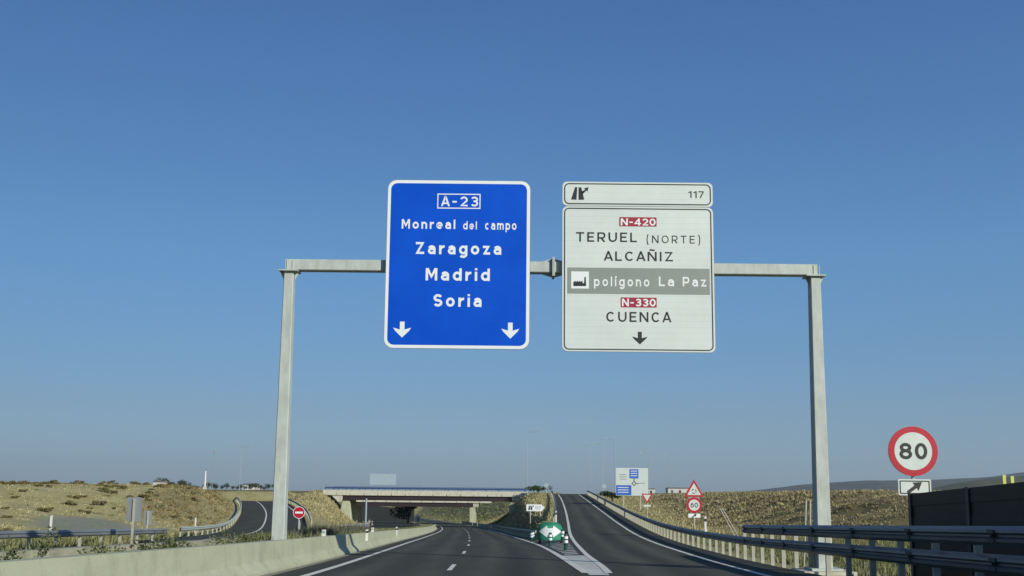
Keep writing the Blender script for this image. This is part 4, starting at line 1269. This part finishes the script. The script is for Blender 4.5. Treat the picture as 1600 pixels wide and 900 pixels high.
shed("small white building on the horizon left of the gantry's left post", -180, 760, 10, 10, 4.4)
shed("small pale farmhouse on the horizon beside the dark round trees", -205, 640, 6, 8, 4.6)

# ------------------------------------------------------------------ hills
def ridge(name, prof, y0, depth, m, rough, seed):
    rg = np.random.default_rng(seed)
    xs = np.linspace(prof[0][0], prof[-1][0], 220)
    hs = np.interp(xs, [p[0] for p in prof], [p[1] for p in prof])
    nr = 14; vs = []; fs = []
    ph = rg.uniform(0, 6, 6)
    for j in range(nr + 1):
        s_ = j / nr; prof_h = math.sin(math.pi * min(1, s_ * 1.0)) ** .8
        for i, x in enumerate(xs):
            wv = sum(math.sin(x / (rough * (1.7 ** -q)) + ph[q] + j * .5) * (.5 ** q) for q in range(5))
            vs.append((x, y0 + depth * (s_ - .5), -14 + (hs[i] + 10) * prof_h + hs[i] * .05 * wv * prof_h))
    n = len(xs)
    for j in range(nr):
        for i in range(n - 1):
            fs.append((j * n + i, j * n + i + 1, (j + 1) * n + i + 1, (j + 1) * n + i))
    return struct(raw_mesh(name, vs, fs, m, smooth=True))
ridge("far_hills", [(500, 0), (1000, 14), (1350, 52), (1600, 74), (1900, 84), (2150, 96), (2500, 130), (3200, 170), (4200, 190)], 5000, 1500, M['hill'], 160, 2)
ridge("near_hill", [(700, -6), (860, 10), (950, 34), (1020, 44), (1100, 50), (1200, 53), (1400, 58), (2000, 50)], 2300, 600, M['hill_near'], 90, 4)
ridge("far_plain", [(-3000, 6), (-1500, 7), (-700, 5), (0, 4), (800, 5), (1600, 9)], 3000, 900, M['hill_near'], 200, 9)

# ------------------------------------------------------------------ vegetation
def tufts(name, pts, hgt, width, m, blades=5, lean=.35, seed=1):
    """many pointed blades, one triangle each, standing on the given ground points"""
    rg = np.random.default_rng(seed)
    n = len(pts)
    P = np.repeat(np.asarray(pts, float), blades, 0)
    k = len(P)
    a = rg.uniform(0, 2 * np.pi, k); ln = rg.uniform(.05, lean, k)
    hh = np.repeat(np.asarray(hgt, float), blades) * rg.uniform(.55, 1.15, k)
    wv = np.repeat(np.asarray(width, float), blades) * rg.uniform(.6, 1.3, k)
    off = np.stack([np.cos(a), np.sin(a), np.zeros(k)], 1)
    b2 = rg.uniform(0, 2 * np.pi, k)
    sd_ = np.stack([np.cos(b2), np.sin(b2), np.zeros(k)], 1)
    base = P + off * (wv * .8)[:, None]
    v = np.empty((k, 3, 3))
    v[:, 0] = base - sd_ * (wv * .5)[:, None]
    v[:, 1] = base + sd_ * (wv * .5)[:, None]
    v[:, 2] = base + off * (hh * ln)[:, None]; v[:, 2, 2] += hh
    v[:, :2, 2] -= .04
    f = np.arange(k * 3).reshape(k, 3)
    return tag(raw_mesh(name, v.reshape(-1, 3), f, m), kind="stuff")

def scatter(n, x0, x1, y0, y1, keep, rg):
    x = rg.uniform(x0, x1, n); y = rg.uniform(y0, y1, n)
    k = keep(x, y)
    x, y = x[k], y[k]
    return np.stack([x, y, H(x, y)], 1)
rg = np.random.default_rng(3)
def clump(x, y, s, k, thr):
    return wob(x, y, s, k) > thr
P_ = scatter(90000, 9, 75, 45, 130, lambda x, y: (signed_to_line(x, y, FOOT) > .3) & (signed_to_line(x, y, FOOT) < 22) & (wob(x, y, 1.6, 4) + rg.normal(0, .7, x.shape) > -.1), rg)
tufts("dry_weeds", P_, rg.uniform(.06, .18, len(P_)), rg.uniform(.05, .11, len(P_)), M['straw_brown'], 5, 1.6, 4)
P_ = scatter(16000, 14, 60, 100, 215, lambda x, y: (signed_to_line(x, y, FOOT) > 0) & (signed_to_line(x, y, FOOT) < 22), rg)
tufts("dry_weeds", P_, rg.uniform(.12, .35, len(P_)), rg.uniform(.1, .22, len(P_)), M['straw_brown'], 4, 1.5, 5)
P_ = scatter(14000, 8.5, 40, 12, 75, lambda x, y: (x > ER(y) + 2.3) & (signed_to_line(x, y, FOOT) < .5) & (rg.uniform(0, 1, x.shape) < .8), rg)
tufts("verge_grass", P_, rg.uniform(.10, .32, len(P_)), rg.uniform(.03, .08, len(P_)), M['weed'], 5, .6, 6)
P_ = scatter(5000, 12, 24, 75, 200, lambda x, y: (x > ER(y) + 2.6) & (signed_to_line(x, y, FOOT) < .5), rg)
tufts("verge_grass", P_, rg.uniform(.12, .3, len(P_)), rg.uniform(.05, .12, len(P_)), M['straw'], 4, .6, 16)
# mound between main road and exit ramp
P_ = scatter(22000, -6, 9, 80, 212, lambda x, y: (x > MR(y) + 1.9) & (x < EL(y) - 1.7) & (wob(x, y, 1.9, 2) + rg.normal(0, .7, x.shape) > -.5), rg)
tufts("mound_grass", P_, rg.uniform(.12, .35, len(P_)), rg.uniform(.08, .2, len(P_)), M['straw'], 5, 1.4, 7)
# hillside on the left
P_ = scatter(70000, -110, -18, 30, 210, lambda x, y: (x < ML(y) - 15.6) & (np.abs(signed_to_line(x, y, LOOP_FINE)) > 5.2) & (wob(x, y, 2.4, 6) + rg.normal(0, .7, x.shape) > .1) & (np.hypot((x + 34.2 + (y - 90) * .25) / 4.6, (y - 90) / 15) > .9), rg)
tufts("hillside_grass", P_, rg.uniform(.05, .20, len(P_)), rg.uniform(.06, .16, len(P_)), M['straw'], 4, 1.6, 8)
P_ = scatter(9000, -110, -20, 45, 205, lambda x, y: (x < ML(y) - 16.5) & (np.abs(signed_to_line(x, y, LOOP_FINE)) > 6) & (wob(x, y, 1.7, 9) + .6 * wob(x, y, 7, 3) > 1.15) & (np.hypot((x + 34.2 + (y - 90) * .25) / 4.8, (y - 90) / 16) > 1), rg)
tufts("low_scrub", P_, rg.uniform(.08, .26, len(P_)), rg.uniform(.10, .24, len(P_)), M['leaf_dry'], 7, 1.8, 21)
P_ = scatter(5000, -62, -24, 112, 235, lambda x, y: (np.abs(signed_to_line(x, y, LOOP_FINE)) > 5.5) & (np.abs(signed_to_line(x, y, LOOP_FINE)) < 15) & (signed_to_line(x, y, LOOP_FINE) < 0), rg)
tufts("bank_scrub", P_, rg.uniform(.12, .4, len(P_)), rg.uniform(.10, .24, len(P_)), M['scrub_brown'], 5, 1.4, 22)
P_ = scatter(9000, -44, -14, 170, 214, lambda x, y: (x < ML(y) - 15.5) & (signed_to_line(x, y, LOOP_FINE) > 5.3), rg)
tufts("bank_grass", P_, rg.uniform(.2, .5, len(P_)), rg.uniform(.1, .2, len(P_)), M['straw'], 4, .6, 9)
# weeds along the median
def median_pts(n, y0, y1, a0, a1, thr):
    y = rg.uniform(y0, y1, n); a = rg.uniform(a0, a1, n)
    x = ML(y) + a
    k = wob(x * 3, y, 2.1, 3) + rg.normal(0, .5, n) > thr
    return np.stack([x, y, ZM(y) + .5], 1)[k]
P_ = median_pts(11000, 30, 205, -3.4, -1.6, -.4)
tufts("median_weeds", P_, rg.uniform(.5, 1.0, len(P_)) * np.interp(P_[:, 1], [30, 45, 70, 110], [.40, .45, .38, .24]), rg.uniform(.03, .08, len(P_)), M['weed'], 6, .9, 11)
P_ = median_pts(1700, 38, 66, -3.4, -1.7, .0)
tufts("tall_weeds", P_, rg.uniform(.35, .72, len(P_)), rg.uniform(.02, .05, len(P_)), M['weed_grey'], 6, .5, 12)
P_ = scatter(5000, -30, -18, 40, 100, lambda x, y: (x < ML(y) - 13.6) & (x > ML(y) - 20) & (np.abs(signed_to_line(x, y, LOOP_FINE)) > 4.6) & (wob(x, y, 1.9, 2) > -.2), rg)
tufts("verge_grass", P_, rg.uniform(.2, .6, len(P_)), rg.uniform(.04, .1, len(P_)), M['weed'], 5, .6, 13)

P_ = scatter(12000, -16, 10, 224, 264, lambda x, y: (x > MR(y) + 1.8), rg)
tufts("cutting_grass", P_, rg.uniform(.15, .45, len(P_)), rg.uniform(.1, .24, len(P_)), M['straw'], 5, 1.4, 31)
P_ = scatter(9000, -60, 0, 268, 400, lambda x, y: (x > MR(y) + 1.8), rg)
tufts("cutting_grass", P_, rg.uniform(.15, .5, len(P_)), rg.uniform(.15, .34, len(P_)), M['weed'], 5, 1.4, 32)
def leaf_cloud(n, rx, ry, rz, cz, size, seed, lobes=5):
    rg2 = np.random.default_rng(seed)
    c = rg2.normal(0, .42, (lobes, 3)); c[:, 2] *= .7
    r = rg2.uniform(.38, .62, lobes)
    w = rg2.integers(0, lobes, n)
    d = rg2.normal(0, 1, (n, 3)); d /= np.linalg.norm(d, axis=1)[:, None]
    p = c[w] + d * (r[w] * rg2.uniform(.55, 1.05, n))[:, None]
    p = p * np.array([rx, ry, rz]); p[:, 2] += cz
    a = rg2.normal(0, 1, (n, 3)); a /= np.linalg.norm(a, axis=1)[:, None]
    b2 = np.cross(a, rg2.normal(0, 1, (n, 3))); b2 /= np.linalg.norm(b2, axis=1)[:, None]
    s_ = size * rg2.uniform(.6, 1.4, n)[:, None]
    v = np.stack([p - a * s_, p + b2 * s_ * .6, p + a * s_, p - b2 * s_ * .6], 1)
    k = v[:, :, 2].min() if cz < rz else None
    v[:, :, 2] = np.maximum(v[:, :, 2], .0)
    return v.reshape(-1, 3), np.arange(n * 4).reshape(n, 4)

mv, mf, mo = [], [], 0
rgm = np.random.default_rng(77)
for k in range(46):                                   # low leafy weeds in the earth between the two walls
    y = rgm.uniform(9, 34); x = float(ML(y)) + rgm.uniform(-2.6, -1.7)
    hh = rgm.uniform(.10, .30) * (1.25 if rgm.uniform() < .25 else 1)
    v, f = leaf_cloud(150, rgm.uniform(.10, .34), rgm.uniform(.15, .5), hh, hh * .8, .028, 500 + k, 4)
    v = v + np.array([x, y, float(ZM(y)) + .48]); mv.append(v); mf.append(f + mo); mo += len(v)
tag(raw_mesh("median_weeds", np.concatenate(mv), np.concatenate(mf), M['leaf_weed']), kind="stuff")
shrub_protos = []
for q in range(4):
    v, f = leaf_cloud(420, .62 + .1 * q, .55, .34 + .05 * (q % 2), .26, .075, 30 + q, 4)
    o = raw_mesh("shrub", v, f, M['leaf_dry'])
    tag(o, "low olive brown scrub clump growing on the dry hillside left of the loop ramp", "shrub", "scrub clumps on the dry hillside")
    shrub_protos.append(o)
spots = []
rg3 = np.random.default_rng(12)
while len(spots) < 210:
    x, y = rg3.uniform(-105, -24), rg3.uniform(52, 190)
    if x > float(ML(y)) - 18 or abs(float(signed_to_line(np.array([x]), np.array([y]), LOOP_FINE)[0])) < 9 or math.hypot((x + 34.2 + (y - 90) * .25) / 5.2, (y - 90) / 17) < 1: continue
    if x / y < -.53 or (x > -60 and y > 150): continue
    spots.append((x, y))
for i, (x, y) in enumerate(spots):
    o = shrub_protos[i] if i < 4 else shrub_protos[i % 4].copy()
    if i >= 4: COL.objects.link(o)
    s_ = rg3.uniform(.35, 1.25)
    o.location = (x, y, h1(x, y) - .08); o.scale = (s_ * 1.25, s_ * 1.1, s_ * rg3.uniform(.65, .95)); o.rotation_euler = (0, 0, rg3.uniform(0, 6))

def tree(label, x, y, h, w, seed, group, trunk=.3, dense=900, lf=None):
    g0 = h1(x, y) - .1
    t = thing("tree", label, "tree", (x, y, g0), group=group)
    b = MB(); b.tube([(0, 0, -.3), (.05 * w, 0, h * .25), (0, .03, h * .62)], w * .05, 7, w * .02)
    for k in range(4):
        a = k * 1.7 + seed
        b.tube([(0, 0, h * (.26 + .06 * k)), (math.cos(a) * w * .30, math.sin(a) * w * .3, h * (.48 + .08 * k))], w * .022, 5, w * .008)
    b.build("trunk", M['bark'], t)
    v, f = leaf_cloud(dense, w * .55, w * .55, h * .42, h * .60, lf or w * .045, seed, 8)
    raw_mesh("crown", v, f, M['leaf'], t)
    return t
tr0 = tree("dark round tree on the left horizon, the broader of the pair beside the pale farmhouse", -206, 655, 7.6, 9.0, 41, "trees on the left horizon")
tr1 = tree("dark round tree on the left horizon, the narrower of the pair beside the pale farmhouse", -193, 650, 6.6, 7.2, 43, "trees on the left horizon")
sm = tree("small dark tree in the row along the left horizon", -186, 640, 4.0, 3.0, 45, "row of small trees on the left horizon", dense=260, lf=.2)
for i in range(26):
    y = 640 + rg3.uniform(-20, 20)
    px = 268 + i * 7.2 + rg3.uniform(-2.5, 2.5)
    x = (px - 800) / 1700 * y
    c = copy_tree(sm, (x, y, h1(x, y) - .2), rg3.uniform(0, 6)) if i else sm
    if not i: c.location = (x, y, h1(x, y) - .2)
    s_ = rg3.uniform(.9, 1.6); c.scale = (s_, s_, s_)
t = tree("bushy dark tree beside the bend beyond the bridges", -25.2, 272, 6.0, 5.6, 47, None, dense=1400)
t = tree("dark bush at the right end of the near bridge's railing", 5.2, 209.5, 1.9, 3.4, 49, None, dense=700)
t = tree("green bush on the verge below the direction board", 15.8, 172, 2.2, 3.0, 51, None, dense=700)
ridge_sh = rg3
for i in range(22):
    px = 85 + i * 7.0 + rg3.uniform(-3, 3); y = 205 + rg3.uniform(-25, 35)
    x = (px - 800) / 1700 * y
    o = shrub_protos[i % 4].copy(); COL.objects.link(o)
    o['label'] = "green scrub clump along the crest of the dry hillside"; o['group'] = "scrub clumps along the hill crest"
    s_ = rg3.uniform(1.2, 2.2); o.location = (x, y, h1(x, y) - .15); o.scale = (s_, s_, s_ * .9); o.rotation_euler = (0, 0, rg3.uniform(0, 6))

# ------------------------------------------------------------------ clear dry air over the plain
hz = MB(); hz.box(-9400, 9400, -700, 9400, -30, 235)
hm = bpy.data.materials.new("haze"); hm.use_nodes = True
hn = hm.node_tree; hn.nodes.remove(hn.nodes["Principled BSDF"])
pv = hn.nodes.new("ShaderNodeVolumePrincipled")
pv.inputs["Color"].default_value = (.72, .85, 1.0, 1); pv.inputs["Density"].default_value = 7e-5; pv.inputs["Anisotropy"].default_value = .2
hn.links.new(pv.outputs[0], hn.nodes["Material Output"].inputs["Volume"])
tag(hz.build("haze", hm), kind="stuff")
